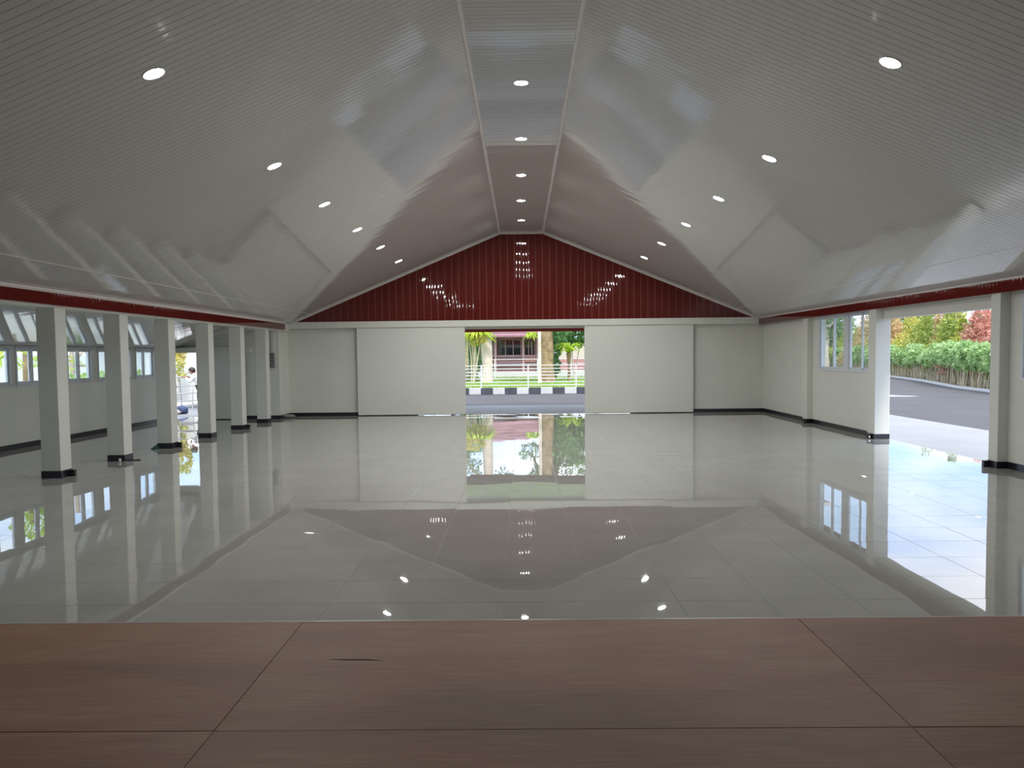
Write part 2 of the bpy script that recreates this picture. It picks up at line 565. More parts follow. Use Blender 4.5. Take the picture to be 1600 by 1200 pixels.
ceil_l, n_l = ceiling('ceiling', 'left ceiling slope of glossy off-white planks running down to the columns', AL, BL, -1, 4.6, 24.72, YB)
ceil_r, n_r = ceiling('ceiling', 'right ceiling slope of glossy off-white planks above the wide side opening', AR, BR, 1, 4.6, 24.72, YB)
ceil_c, n_c = ceiling('ceiling', 'narrow flat ridge strip of off-white planks between the two ceiling slopes', AL, AR, 0, 4.6, 24.72, YB)
ceil_a, n_a = ceiling('ceiling', 'low lean-to ceiling over the aisle behind the left columns', (-6.90, 2.53), (XL, 1.99), -1, 8.8, 23.85, 0.0)

def strip_along_y(m, x, z, nrm, half, y0, y1, th=0.006, up=0.0):
    """flat cover strip lying on a slope"""
    t = (-nrm[1], nrm[0])
    a = (x - t[0] * half, z - t[1] * half)
    b = (x + t[0] * half, z + t[1] * half)
    pts = [a, b, (b[0] + nrm[0] * th, b[1] + nrm[1] * th), (a[0] + nrm[0] * th, a[1] + nrm[1] * th)]
    vs = [(px, y0, pz) for px, pz in pts] + [(px, y1, pz) for px, pz in pts]
    m.add(vs, [(0, 3, 2, 1), (4, 5, 6, 7), (0, 1, 5, 4), (1, 2, 6, 5), (2, 3, 7, 6), (3, 0, 4, 7)])

# longitudinal joint strips near the eaves, as parts of the slopes
m = MB(); tj = (-6.0 - AL[0]) / (BL[0] - AL[0])
strip_along_y(m, -6.0, AL[1] + tj * (BL[1] - AL[1]), n_l, 0.009, YB, 24.7, 0.004)
m.build('joint_strip', 'pvcwhite', ceil_l)
m = MB(); tj = (6.12 - AR[0]) / (BR[0] - AR[0])
strip_along_y(m, 6.12, AR[1] + tj * (BR[1] - AR[1]), n_r, 0.009, YB, 24.7, 0.004)
m.build('joint_strip', 'pvcwhite', ceil_r)

# ridge trims
for i, (A, lab) in enumerate(((AL, 'slim pale trim along the left edge of the ridge strip'), (AR, 'slim pale trim along the right edge of the ridge strip'))):
    m = MB()
    s = 1 if A is AL else -1
    x, z = A
    pts = [(x - s * 0.028, z - 0.012), (x - s * 0.012, z - 0.020), (x + s * 0.022, z - 0.014), (x + s * 0.028, z), (x, z + 0.01)]
    vs = [(px, YB, pz) for px, pz in pts] + [(px, 24.72, pz) for px, pz in pts]
    n = len(pts)
    fs = [(k, (k + 1) % n, n + (k + 1) % n, n + k) for k in range(n)] + [tuple(range(n)), tuple(range(2 * n - 1, n - 1, -1))]
    m.add(vs, fs)
    tag(m.build('trim_%d' % (i + 1), 'pvcwhite'), lab, 'trim', kind='structure')

# red fascia boards along both eaves, with a pale crown trim on top
def fascia(idx, x, s, y0, y1, z0, z1, lab):
    b = boxes((min(x, x + s * 0.05), max(x, x + s * 0.05), y0, y1, z0, z1 + 0.03)).build('trim_%d' % idx, 'redtrim')
    tag(b, lab, 'trim', kind='structure')
    m = MB()
    for run, sm in rib_profile(0.2, 2, sag=0.0005, depth=0.003, groove=0.003, n=4):
        vs = []
        for v, w in run:
            for z in (z0, z1):
                vs.append((x - s * (0.006 - w), v, z))
        fs = []
        for i in range(len(run) - 1):
            q = (2 * i, 2 * i + 1, 2 * i + 3, 2 * i + 2)
            fs.append(q if s < 0 else tuple(reversed(q)))
        m.add(vs, fs, sm)
    me = m.mesh('plank')
    me.materials.append(M['red'])
    k = 0
    while y1 - (k + 1) * 0.2 > 7.0:
        link('plank', me, None, b, (0, y1 - (k + 1) * 0.2, 0))
        k += 1
    # crown trim
    c = MB()
    pts = [(x - s * 0.035, z1 + 0.022), (x - s * 0.012, z1 + 0.0), (x + s * 0.01, z1), (x + s * 0.01, z1 + 0.05), (x - s * 0.035, z1 + 0.05)]
    vs = [(px, y0, pz) for px, pz in pts] + [(px, y1, pz) for px, pz in pts]
    n = len(pts)
    c.add(vs, [(k2, (k2 + 1) % n, n + (k2 + 1) % n, n + k2) for k2 in range(n)] + [tuple(range(n)), tuple(range(2 * n - 1, n - 1, -1))])
    c.build('crown_trim', 'pvcwhite', b)

fascia(3, -6.60, -1, YB, 24.10, 2.482, 2.648, 'dark red fascia board above the row of left columns')
fascia(4, 6.79, 1, YB, 24.72, 2.512, 2.675, 'dark red fascia board along the top of the right wall')
# concrete eave beam over the columns
tag(boxes((-6.93, -6.652, YB, 24.85, 2.45, 2.75)).build('trim_5', 'wall'), 'plastered eave beam resting on the left columns behind the red fascia', 'beam', kind='structure')
tag(boxes((-6.99, -6.935, 2, 23.8, 2.475, 2.51)).build('trim_6', 'pvcwhite'), 'pale edge strip where the aisle ceiling meets the eave beam', 'trim', kind='structure')

# ------------------------------------------------------------------ far wall with red gable
wall_far = boxes((-6.72, -3.0, YF, 25.0, 0, 2.75), (3.15, 7.12, YF, 25.0, 0, 2.75), (-3.0, 3.15, YF, 25.0, 2.47, 2.75),
                 (-6.84, -6.72, YA, 25.0, 0, 2.75)).build('wall_far', 'wall')
tag(wall_far, 'far end wall in pale grey paint under the red gable', 'wall', kind='structure')
# gable backing
m = MB()
gp = [(-6.75, 2.70), (6.95, 2.70), (AR[0], 5.24), (AL[0], 5.24)]
vs = [(x, 24.76, z) for x, z in gp] + [(x, 25.0, z) for x, z in gp]
m.add(vs, [(0, 1, 2, 3), (7, 6, 5, 4), (0, 4, 5, 1), (1, 5, 6, 2), (2, 6, 7, 3), (3, 7, 4, 0)])
m.build('gable_backing', 'redtrim', wall_far)

def roof_z(x):
    if x < AL[0]:
        return AL[1] + (x - AL[0]) * (BL[1] - AL[1]) / (BL[0] - AL[0])
    if x > AR[0]:
        return AR[1] + (x - AR[0]) * (BR[1] - AR[1]) / (BR[0] - AR[0])
    return AL[1]

GX = 0.036
k0 = int((-6.6 - GX) / 0.2) - 1
for k in range(k0, int((6.78 - GX) / 0.2) + 1):
    xa = GX + k * 0.2 + random.uniform(-0.0008, 0.0008)
    if xa < -6.62 or xa + 0.2 > 6.80:
        continue
    tilt = random.gauss(0, 0.009)
    lean = random.uniform(-0.002, 0.002)
    m = MB()
    for run, sm in rib_profile(0.2, 2, sag=0.00045, depth=0.0045, groove=0.004, n=6):
        vs = []
        for v, w in run:
            zt = max(2.712, roof_z(xa + v))
            for z in (2.710, zt):
                vs.append((xa + v, 24.745 + w + (v - 0.1) * tilt + (z - 3.7) * lean * 0.5, z))
        fs = []
        for i in range(len(run) - 1):
            fs.append((2 * i, 2 * i + 2, 2 * i + 3, 2 * i + 1))
        m.add(vs, fs, sm)
    m.build('plank', 'red', wall_far)
    zt = max(2.73, min(roof_z(xa - 0.004), roof_z(xa + 0.004)))
    boxes((xa - 0.0025, xa + 0.0025, 24.7455, 24.752, 2.711, zt)).build('seam_tongue', 'seam', wall_far)
# lintel beam
m = MB()
m.box(-6.655, 6.785, 24.655, YF, 2.53, 2.712, 0.008)
m.build('lintel_beam', 'wall', wall_far)
# gable edge trims under the ceiling
def edge_trim(idx, A, B, lab):
    d = unit(A, B)
    nr = (d.y, -d.x)
    if nr[1] > 0:
        nr = (-nr[0], -nr[1])
    t0, t1 = 0.0, 0.042
    m = MB()
    pts = [(A[0], A[1]), (B[0], B[1]), (B[0] + nr[0] * t1, B[1] + nr[1] * t1), (A[0] + nr[0] * t1, A[1] + nr[1] * t1)]
    vs = [(x, 24.70, z) for x, z in pts] + [(x, 24.735, z) for x, z in pts]
    m.add(vs, [(0, 1, 2, 3), (7, 6, 5, 4), (0, 4, 5, 1), (1, 5, 6, 2), (2, 6, 7, 3), (3, 7, 4, 0)])
    tag(m.build('trim_%d' % idx, 'pvcwhite'), lab, 'trim', kind='structure')
edge_trim(7, AL, BL, 'pale edge trim down the left side of the red gable')
edge_trim(8, AR, BR, 'pale edge trim down the right side of the red gable')
edge_trim(9, (AL[0] - 0.02, AL[1]), (AR[0] + 0.02, AR[1]), 'short pale edge trim across the top of the red gable')

# ------------------------------------------------------------------ sliding doors
def sliding_door(idx, x0, x1, y, z1, lab):
    d = struct('door_%d' % idx, lab, 'door', ((x0 + x1) / 2, y, 0))
    w = (x1 - x0) / 2
    m = MB(); m.box(-w, w, 0, 0.045, 0.024, z1, 0.004)
    m.build('door_leaf', 'door', d)
    boxes((-w, w, 0.008, 0.037, 0.014, 0.024)).build('bottom_seal', 'black', d)
    for s in (-0.8, 0.8):
        m = MB(); m.tube([(w * s, 0.012, 0.014), (w * s, 0.033, 0.014)], 0.013, 10)
        m.build('roller', 'black', d)
    return d
sliding_door(1, -4.71, -1.605, 24.70, 2.55, 'large blank sliding door leaf left of the central doorway')
sliding_door(2, 1.815, 4.925, 24.70, 2.55, 'large blank sliding door leaf right of the central doorway')
sliding_door(3, -8.97, -7.66, 23.74, 1.885, 'narrow sliding door leaf at the end of the left aisle')

# aisle end wall
wa = boxes((-8.85, -6.84, YA, 24.0, 0, 2.75), (XL - 0.12, -8.85, YA, 24.0, 1.90, 2.75)).build('wall_aisle', 'wall')
tag(wa, 'end wall of the left aisle beside the narrow doorway', 'wall', kind='structure')
m = MB(); m.box(XL, -7.48, 23.72, YA, 1.865, 2.012, 0.006)
m.build('lintel_beam', 'wall', wa)

# ------------------------------------------------------------------ right wall
T = 7.12
wall_right = boxes(
    (XR, T, 20.24, YF, 0, 2.75), (XR, T, 17.18, 20.24, 0, 1.27), (XR, T, 17.18, 20.24, 2.54, 2.75),
    (XR, T, 16.95, 17.18, 0, 2.75), (XR, T, 12.60, 16.72, 2.318, 2.75), (XR, T, 12.07, 12.60, 0, 2.75),
    (XR, T, 9.01, 12.07, 0, 1.27), (XR, T, 9.01, 12.07, 2.54, 2.75), (XR, T, YB, 9.01, 0, 2.75)).build('wall_right', 'wall')
tag(wall_right, 'right side wall in pale paint with windows and a wide opening', 'wall', kind='structure')
def pilaster(x0, x1, y0, y1, z1=2.6):
    m = MB(); m.box(x0, x1, y0, y1, 0.0, z1, 0.006)
    return m.build('pilaster', 'wall', wall_right)
pilaster(6.83, XR + 0.02, 20.67, 20.97)
pilaster(6.83, 7.12, 16.70, 17.04)
pilaster(6.82, 7.12, 12.37, 12.61)
pilaster(6.82, XR + 0.02, 8.5, 8.8)

# left aisle wall
LW = [(13.18, 15.02, 3), (15.16, 16.36, 2), (16.50, 18.24, 3), (18.38, 19.45, 2), (19.72, 21.40, 3), (21.66, 22.75, 2),
      (9.93, 11.77, 3), (11.91, 13.04, 2), (6.68, 8.52, 3), (8.66, 9.79, 2), (3.43, 5.27, 3), (5.41, 6.54, 2)]  # windows nearer the stage are out of view, added for their daylight
LW.sort()
TL = XL - 0.12
bs = [(TL, XL, YB, YA + 0.15, 0, 1.20), (TL, XL, YB, YA + 0.15, 1.975, 2.2)]
yy = YB
for a, b, n in LW:
    bs.append((TL, XL, yy, a, 1.20, 1.975))
    yy = b
bs.append((TL, XL, yy, YA + 0.15, 1.20, 1.975))
wall_left = boxes(*bs).build('wall_left', 'wall')
tag(wall_left, 'outer wall of the left aisle under a band of windows', 'wall', kind='structure')
wall_back = boxes((TL, T, YB - 0.15, YB, 0, 5.4)).build('wall_back', 'wall')
tag(wall_back, 'rear wall at the back of the stage', 'wall', kind='structure')

# ------------------------------------------------------------------ windows
def window(idx, x_in, out, y0, y1, z0, z1, n, lab, mull=None):
    """x_in: room-side plane; out: +1 when outside lies at larger x. n sashes, or explicit sash limits in mull"""
    w = struct('window_%d' % idx, lab, 'window', (x_in, (y0 + y1) / 2, z0))
    cy = (y0 + y1) / 2
    X = lambda a, b: (min(out * a, out * b), max(out * a, out * b))
    fw = 0.045
    m = MB()
    H = z1 - z0
    xa, xb = X(-0.02, 0.08)
    m.box(xa, xb, y0 - cy, y1 - cy, 0, fw); m.box(xa, xb, y0 - cy, y1 - cy, H - fw, H)
    m.box(xa, xb, y0 - cy, y0 - cy + fw, fw, H - fw); m.box(xa, xb, y1 - cy - fw, y1 - cy, fw, H - fw)
    m.build('window_frame', 'alu', w)
    lim = mull or [(y0 + fw + (y1 - y0 - 2 * fw) * i / n, y0 + fw + (y1 - y0 - 2 * fw) * (i + 1) / n, None) for i in range(n)]
    for i, (a, b, _) in enumerate(lim):
        a -= cy; b -= cy
        dx = 0.018 if i % 2 else 0.046
        xs, xe = X(dx, dx + 0.026)
        sw = 0.05
        s = MB()
        s.box(xs, xe, a, b, fw, fw + sw); s.box(xs, xe, a, b, H - fw - sw, H - fw)
        s.box(xs, xe, a, a + sw, fw + sw, H - fw - sw); s.box(xs, xe, b - sw, b, fw + sw, H - fw - sw)
        so = s.build('sash', 'alu', w)
        xs, xe = X(dx + 0.010, dx + 0.015)
        g = boxes((xs, xe, a + sw - 0.004, b - sw + 0.004, fw + sw - 0.004, H - fw - sw + 0.004))
        g.build('pane', 'glass', so)
        xs, xe = X(dx - 0.008, dx)
        boxes((xs, xe, b - sw * 0.7, b - sw * 0.3, H * 0.47, H * 0.58)).build('latch', 'chrome', so)
    if mull:
        ms = MB()
        for (a, b, _), (c, d, _) in zip(mull[:-1], mull[1:]):
            if c - b > 0.06:
                xs, xe = X(-0.02, 0.08)
                ms.box(xs, xe, b - cy, c - cy, fw, H - fw)
        if ms.v:
            ms.build('mullion', 'alu', w)
    return w

window(1, XR, 1, 17.18, 20.24, 1.27, 2.54, 4, 'tall four-pane white window beyond the wide opening in the right wall',
       [(17.225, 17.86, 0), (17.75, 18.44, 0), (18.68, 19.42, 0), (19.36, 20.195, 0)])
window(2, XR, 1, 9.01, 12.07, 1.27, 2.54, 4, 'white window at the right edge, nearer than the wide opening',
       [(9.055, 9.72, 0), (9.66, 10.40, 0), (10.68, 11.42, 0), (11.36, 12.025, 0)])
wlabs = {3.43: 'unseen wide aisle window beside the stage, added for daylight', 5.41: 'unseen narrow aisle window beside the stage, added for daylight', 6.68: 'unseen wide aisle window a little beyond the stage edge, added for daylight', 8.66: 'unseen narrow aisle window midway between stage and first column, added for daylight',
         9.93: 'unseen wide aisle window left of the view, added for daylight', 11.91: 'unseen narrow aisle window left of the view, added for daylight',
         13.18: 'unseen wide aisle window before the first column in view, added for daylight', 15.16: 'narrow aisle window at the left edge of the view',
         16.50: 'aisle window just left of the first column, a tree trunk behind it',
         18.38: 'aisle window between first and second columns, timber braces behind it',
         19.72: 'aisle window mostly hidden by the second column',
         21.66: 'aisle window between second and third columns, white wall behind it'}
for i, (a, b, n) in enumerate(LW):
    window(3 + i, XL, -1, a, b, 1.20, 1.975, n, wlabs[a])

# ------------------------------------------------------------------ baseboards
def bboard(idx, pieces, lab):
    o = boxes(*pieces).build('baseboard_%s' % idx, 'skirt')
    return tag(o, lab, 'baseboard', kind='structure')
bb = 0.012
bboard('left', [(XL, XL + bb, 2.0, YA, 0, 0.10)], 'dark blue-black skirting along the outer aisle wall')
bboard('far', [(-6.72, -4.71, YF - bb, YF, 0, 0.10), (4.92, XR, YF - bb, YF, 0, 0.10), (-6.72, -6.72 + bb, 23.85, YF, 0, 0.1)], 'dark blue-black skirting along the far wall')
bboard('aisle', [(-7.66, -6.72, YA - bb, YA, 0, 0.10)], 'dark blue-black skirting below the electrical panel')
bboard('right', [(XR - bb, XR, 20.97, YF, 0, 0.10), (6.83 - bb, XR, 20.67 - bb, 20.67, 0, 0.10), (6.83 - bb, 6.83, 20.67, 20.97, 0, 0.10),
                 (6.83 - bb, XR, 20.97, 20.97 + bb, 0, 0.1),
                 (XR - bb, XR, 17.04, 20.67 - bb, 0, 0.10), (6.83 - bb, 6.83, 16.70, 17.04, 0, 0.10), (6.83 - bb, 7.12, 16.70 - bb, 16.70, 0, 0.10),
                 (6.83 - bb, XR, 17.04, 17.04 + bb, 0, 0.1),
                 (6.82 - bb, 6.82, 12.37, 12.61, 0, 0.10), (6.82 - bb, XR, 12.37 - bb, 12.37, 0, 0.10),
                 (6.82 - bb, 7.12, 12.61, 12.61 + bb, 0, 0.1), (XR - bb, XR, 8.8, 12.37 - bb, 0, 0.10), (XR - bb, XR, 4.2, 8.5, 0, 0.10)],
       'dark blue-black skirting along the right wall and its pilasters')

# ------------------------------------------------------------------ columns
ordinal = ['first', 'second', 'third', 'fourth', 'fifth', 'sixth']
col_y = [12.27, 14.26, 16.23, 18.31, 20.40, 22.42]
m = MB(); m.box(0, 0.278, 0, 0.30, 0.0, 2.46, 0.006); shaft_me = m.mesh('shaft'); shaft_me.materials.append(M['wall'])
m = MB(); m.box(-0.008, 0.286, -0.008, 0.308, 0, 0.105, 0.002); sk_me = m.mesh('skirting'); sk_me.materials.append(M['skirt'])
for i, y in enumerate([10.24] + col_y):
    lab = 'square pale column, nearest to the stage beyond the left edge of the view' if i == 0 else \
        '%s square pale column counted from the left edge, black skirting at its foot' % ordinal[i - 1]
    if i == 6:
        lab = 'sixth and farthest square column, just left of the electrical panel'
    c = thing('column', lab, 'column', (-6.93, y, 0), 'square columns along the left aisle')
    link('shaft', shaft_me, None, c)
    link('skirting', sk_me, None, c)

# black floor sockets against columns and pilasters
def socket(loc, s, lab):
    t = thing('floor_socket', lab, 'socket', loc, 'black floor sockets by the columns')
    m = MB(); m.box(0.0 if s > 0 else -0.07, 0.07 if s > 0 else 0.0, -0.035, 0.035, 0, 0.095, 0.004)
    m.build('socket_box', 'black', t)
    m = MB()
    m.tube([(s * 0.035, -0.036, 0.04), (s * 0.035, -0.040, 0.04)], 0.016, 12)
    m.build('socket_face', 'chrome', t)
for y, lab in ((12.50, 'black floor socket on the side of the first left column'), (16.46, 'black floor socket on the side of the third left column'),
               (20.64, 'black floor socket on the side of the fifth left column')):
    socket((-6.63, y, 0), 1, lab)
for x, y, lab in ((6.81, 20.62, 'black floor socket beside the farthest right pilaster'), (6.81, 16.82, 'black floor socket at the left jamb of the side opening'),
                  (6.80, 12.58, 'black floor socket at the right jamb of the side opening')):
    socket((x, y, 0), -1, lab)

# ------------------------------------------------------------------ stage of plywood sheets
stage = boxes((-6.64, 6.9, YB + 0.02, STAGE_Y - 0.004, 0.0, STAGE_Z - 0.018)).build('stage', 'plyedge')
tag(stage, 'low plywood stage in the foreground with visible sheet joints', 'stage')
row_y = [STAGE_Y, 2.95, 1.73, 0.51, -0.71, -1.93, YB + 0.03]
jx = [-6.64, -5.976, -3.536, -1.096, 1.352, 3.792, 6.232, 6.9]
for r in range(6):
    for c in range(7):
        x0, x1, y1, y0 = jx[c] + 0.0012, jx[c + 1] - 0.0012, row_y[r] - 0.0012, row_y[r + 1] + 0.0012
        cx, cy = (x0 + x1) / 2, (y0 + y1) / 2
        m = MB(); m.box(x0 - cx, x1 - cx, y0 - cy, y1 - cy, -0.018, 0.0, 0.0015)
        s = m.build('plywood_sheet', 'ply', stage, (cx, cy, STAGE_Z))
        s.rotation_euler = (random.uniform(-.0006, .0006), random.uniform(-.0006, .0006), 0)
boxes((-6.64, 6.9, STAGE_Y - 0.004, STAGE_Y + 0.006, 0.30, STAGE_Z + 0.001)).build('edge_strip', 'pvcwhite', stage)
# a dark knot split in the veneer
m = MB()
m.poly([(-0.86, 3.662, STAGE_Z + 0.0012), (-0.79, 3.652, STAGE_Z + 0.0012), (-0.68, 3.648, STAGE_Z + 0.0012), (-0.60, 3.640, STAGE_Z + 0.0012), (-0.68, 3.658, STAGE_Z + 0.0012), (-0.79, 3.661, STAGE_Z + 0.0012)])
m.build('veneer_split', mat('split_dark', (0.06, 0.035, 0.02), 0.9), stage)

# ------------------------------------------------------------------ downlights
def downlight(x, y, z, nrm, lab):
    t = thing('downlight', lab, 'downlight', (x, y, z), 'round ceiling downlights')
    n3 = Vector((nrm[0], 0, nrm[1])).normalized()
    t.rotation_mode = 'QUATERNION'
    t.rotation_quaternion = Vector((0, 0, -1)).rotation_difference(n3)
    m = MB()
    N = 28
    prof = [(0.100, 0.004), (0.100, -0.004), (0.094, -0.009), (0.086, -0.007), (0.084, -0.004)]
    vs = [(r * math.cos(2 * math.pi * k / N), r * math.sin(2 * math.pi * k / N), z2) for r, z2 in prof for k in range(N)]
    fs = []
    for i in range(len(prof) - 1):
        for k in range(N):
            j = (k + 1) % N
            fs.append((i * N + j, i * N + k, i * N + N + k, i * N + N + j))
    m.add(vs, fs, True)
    m.build('trim_ring', 'lampring', t)
    m = MB()
    vs = [(0, 0, -0.0075)] + [(r * math.cos(2 * math.pi * k / N), r * math.sin(2 * math.pi * k / N), z2) for r, z2 in ((0.05, -0.0068), (0.0845, -0.004)) for k in range(N)]
    fs = [(0, 1 + (k + 1) % N, 1 + k) for k in range(N)]
    fs += [(1 + k, 1 + (k + 1) % N, 1 + N + (k + 1) % N, 1 + N + k) for k in range(N)]
    m.add(vs, fs, True)
    m.build('lens', 'lamp', t)
names6 = ['nearest', 'second nearest', 'third nearest', 'third farthest', 'second farthest', 'farthest']
for k, y in enumerate([7.46, 11.05, 13.84, 16.60, 19.32, 22.15]):
    x = -3.11
    downlight(x, y, roof_z(x), n_l, '%s round downlight in the left ceiling slope' % names6[k])
for k, y in enumerate([7.52, 11.10, 13.90, 16.62, 19.45, 22.18]):
    x = 3.17
    downlight(x, y, roof_z(x), n_r, '%s round downlight in the right ceiling slope' % names6[k])
names5 = ['nearest', 'second nearest', 'middle', 'second farthest', 'farthest']
for k, y in enumerate([11.23, 14.09, 16.89, 19.63, 22.45]):
    downlight(0.036, y, 5.18, (0, -1), '%s round downlight in the flat ridge strip' % names5[k])

# ------------------------------------------------------------------ electrical panel, conduit and small things on the floor
t = thing('electrical_panel', 'small grey electrical panel box on the wall beside the sixth column', 'electrical panel', (-6.925, YA, 1.43))
m = MB(); m.box(-0.108, 0.108, -0.10, 0, 0, 0.40, 0.006); m.build('enclosure', 'grey', t)
m = MB(); m.box(-0.094, 0.094, -0.112, -0.10, 0.015, 0.385, 0.003); dr = m.build('panel_door', 'panelface', t)
for k in range(4):
    for s in (-0.045, 0.04):
        m = MB(); m.box(s - 0.02, s + 0.02, -0.118, -0.112, 0.05 + k * 0.08, 0.09 + k * 0.08, 0.002); m.build('breaker', 'grey', dr)
t = thing('cable_duct', 'pale vertical cable duct rising above the electrical panel', 'duct', (-6.86, YA, 1.84))
m = MB(); m.box(-0.055, 0.055, -0.05, 0, 0, 0.62, 0.006); m.build('duct_body', 'wall', t)
m = MB(); m.box(-0.06, 0.05, -0.065, 0, 0.62, 0.66, 0.004); m.build('duct_cap', 'grey', t)

t = thing('wrapped_bundle', 'clear plastic wrapped bundle lying on the floor by the far wall', 'bundle', (-6.60, 24.15, 0))
m = MB()
m.tube([(-0.16, 0, 0.05), (-0.08, 0.0, 0.055), (0.10, 0.02, 0.055), (0.2, 0.03, 0.045)], [0.03, 0.05, 0.05, 0.03], 10)
m.build('wrapping', 'clear', t)
m = MB(); m.tube([(-0.28, -0.01, 0.035), (-0.15, 0, 0.045)], 0.03, 8); m.build('black_end', 'black', t)
m = MB(); m.tube([(-0.02, -0.055, 0.06), (0.06, -0.05, 0.06)], 0.02, 8); m.build('shiny_clip', 'chrome', t)

t = thing('small_cup', 'tiny white cup standing before the second column', 'cup', (-6.69, 14.17, 0))
m = MB()
N = 14
prof = [(0.0, 0.0), (0.017, 0.0), (0.021, 0.055), (0.019, 0.055), (0.0155, 0.004), (0, 0.004)]
vs = [(r * math.cos(2 * math.pi * k / N), r * math.sin(2 * math.pi * k / N), z) for r, z in prof for k in range(N)]
m.add(vs, [(i * N + k, i * N + (k + 1) % N, i * N + N + (k + 1) % N, i * N + N + k) for i in range(5) for k in range(N)], True)
m.build('cup_body', 'whitewall', t)
m = MB(); m.box(-6.63, -6.46, 14.32, 14.42, 0, 0.014, 0.004)
m.box(-6.50, -6.43, 14.345, 14.38, 0.004, 0.018, 0.003)
tag(m.build('flat_black_tool', 'black'), 'flat black tool on the floor beside the second column', 'tool')
m = MB()
m.add([(-7.02, 16.12, 0.006), (-6.94, 16.10, 0.03), (-6.90, 16.2, 0.05), (-6.92, 16.45, 0.03), (-6.99, 16.4, 0.008), (-6.955, 16.22, 0.075), (-6.96, 16.34, 0.062)],
      [(0, 1, 5), (1, 2, 5), (2, 3, 6), (2, 6, 5), (3, 4, 6), (4, 0, 5), (4, 5, 6)], True)
m.add([(-7.02, 16.12, 0), (-6.94, 16.10, 0), (-6.90, 16.2, 0), (-6.92, 16.45, 0), (-6.99, 16.4, 0), (-7.02, 16.12, 0.006), (-6.94, 16.10, 0.03), (-6.90, 16.2, 0.05), (-6.92, 16.45, 0.03), (-6.99, 16.4, 0.008)],
      [(4, 3, 2, 1, 0)] + [(i, (i + 1) % 5, 5 + (i + 1) % 5, 5 + i) for i in range(5)])
tag(m.build('green_rag', 'greencloth'), 'crumpled dark green rag peeking out behind the third column', 'rag')

# ================================================================== outside
# ground
ground = MB()
ground.box(-80, 90, -60, 140, -0.9, -0.10)
tag(ground.build('ground_asphalt', 'asphalt'), 'grey asphalt yard and road around the hall', 'road', kind='structure')
tag(boxes((7.125, 10.15, 8.0, 30.0, -0.3, -0.045)).build('apron_slab', 'slab'), 'pale concrete apron outside the wide right opening', 'pavement', kind='structure')
tag(boxes((-12.5, 7.12, 25.005, 29.72, -0.3, -0.02), (7.12, 10.15, 29.99, 30.0, -0.3, -0.05)).build('apron_slab', 'slab'), 'pale concrete apron before the central doorway', 'pavement', kind='structure')
tag(boxes((-17.0, XL - 0.13, -4.0, 24.99, -0.25, -0.015), (-17.0, -12.51, 24.99, 34.0, -0.25, -0.015)).build('apron_slab', 'paleslab'), 'bright pale paving of the side yard beyond the aisle windows', 'pavement', kind='structure')
# painted arrow on the road
m = MB()
m.add([(14.0, 35.3, -0.098), (14.9, 35.0, -0.098), (15.1, 35.4, -0.098), (15.8, 34.3, -0.098), (14.6, 34.5, -0.098), (14.75, 34.75, -0.098), (13.9, 35.05, -0.098)], [(6, 5, 1, 0), (4, 3, 2), (4, 2, 1, 5)])
tag(m.build('road_marking', 'paint'), 'white painted arrow on the asphalt outside the right opening', 'marking')

# entrance canopy beyond the central doorway
cn = struct('ceiling', 'entrance canopy of pale planks beyond the central doorway', 'canopy')
cn.name = 'ceiling_canopy'
boxes((-9, 9, 25.02, 30.0, 2.66, 2.80)).build('canopy_slab', 'pvcwhite', cn)
me = None
m = MB()
for run, sm in rib_profile(0.2, 2, sag=0.0006):
    vs = []
    for v, w in run:
        vs += [(v, 25.02, 2.645 + w), (v, 29.9, 2.645 + w)]
    m.add(vs, [(2 * i, 2 * i + 1, 2 * i + 3, 2 * i + 2) for i in range(len(run) - 1)], sm)
cme = m.mesh('plank'); cme.materials.append(M['pvc'])
for k in range(-30, 30):
    link('plank', cme, None, cn, (k * 0.2, 0, 0))
boxes((-9, 9, 29.92, 30.02, 2.60, 2.72)).build('canopy_edge', 'pvcwhite', cn)
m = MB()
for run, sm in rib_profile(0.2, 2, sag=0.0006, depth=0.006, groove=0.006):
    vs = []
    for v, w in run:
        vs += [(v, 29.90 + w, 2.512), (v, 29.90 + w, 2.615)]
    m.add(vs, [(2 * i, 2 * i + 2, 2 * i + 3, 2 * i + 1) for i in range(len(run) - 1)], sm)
fme = m.mesh('plank'); fme.materials.append(M['redlit'])
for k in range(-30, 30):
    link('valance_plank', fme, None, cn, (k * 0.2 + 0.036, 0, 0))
boxes((-9, 9, 29.912, 29.935, 2.512, 2.615)).build('valance_back', 'redtrim', cn)

# unseen roof over the hall, added to keep sky light from leaking in
m = MB()
for A, B, e in ((AL, BL, -1), (AR, BR, 1)):
    bx = B[0] + e * (0.75)
    bz = B[1] + (bx - B[0]) * (B[1] - A[1]) / (B[0] - A[0])
    pts = [(A[0] - e * 0.62, A[1] + 0.55), (bx, bz + 0.22), (bx, bz + 0.30), (A[0] - e * 0.62, A[1] + 0.63)]
    vs = [(x, YB - 0.4, z) for x, z in pts] + [(x, 25.3, z) for x, z in pts]
    m.add(vs, [(0, 1, 2, 3), (7, 6, 5, 4), (0, 4, 5, 1), (1, 5, 6, 2), (2, 6, 7, 3), (3, 7, 4, 0)])
m.box(-10.2, -6.8, YB - 0.4, 24.2, 2.76, 2.84)
tag(m.build('roof', 'roof'), 'unseen dark red sheet roof added over the hall to stop light leaks', 'roof', kind='structure')

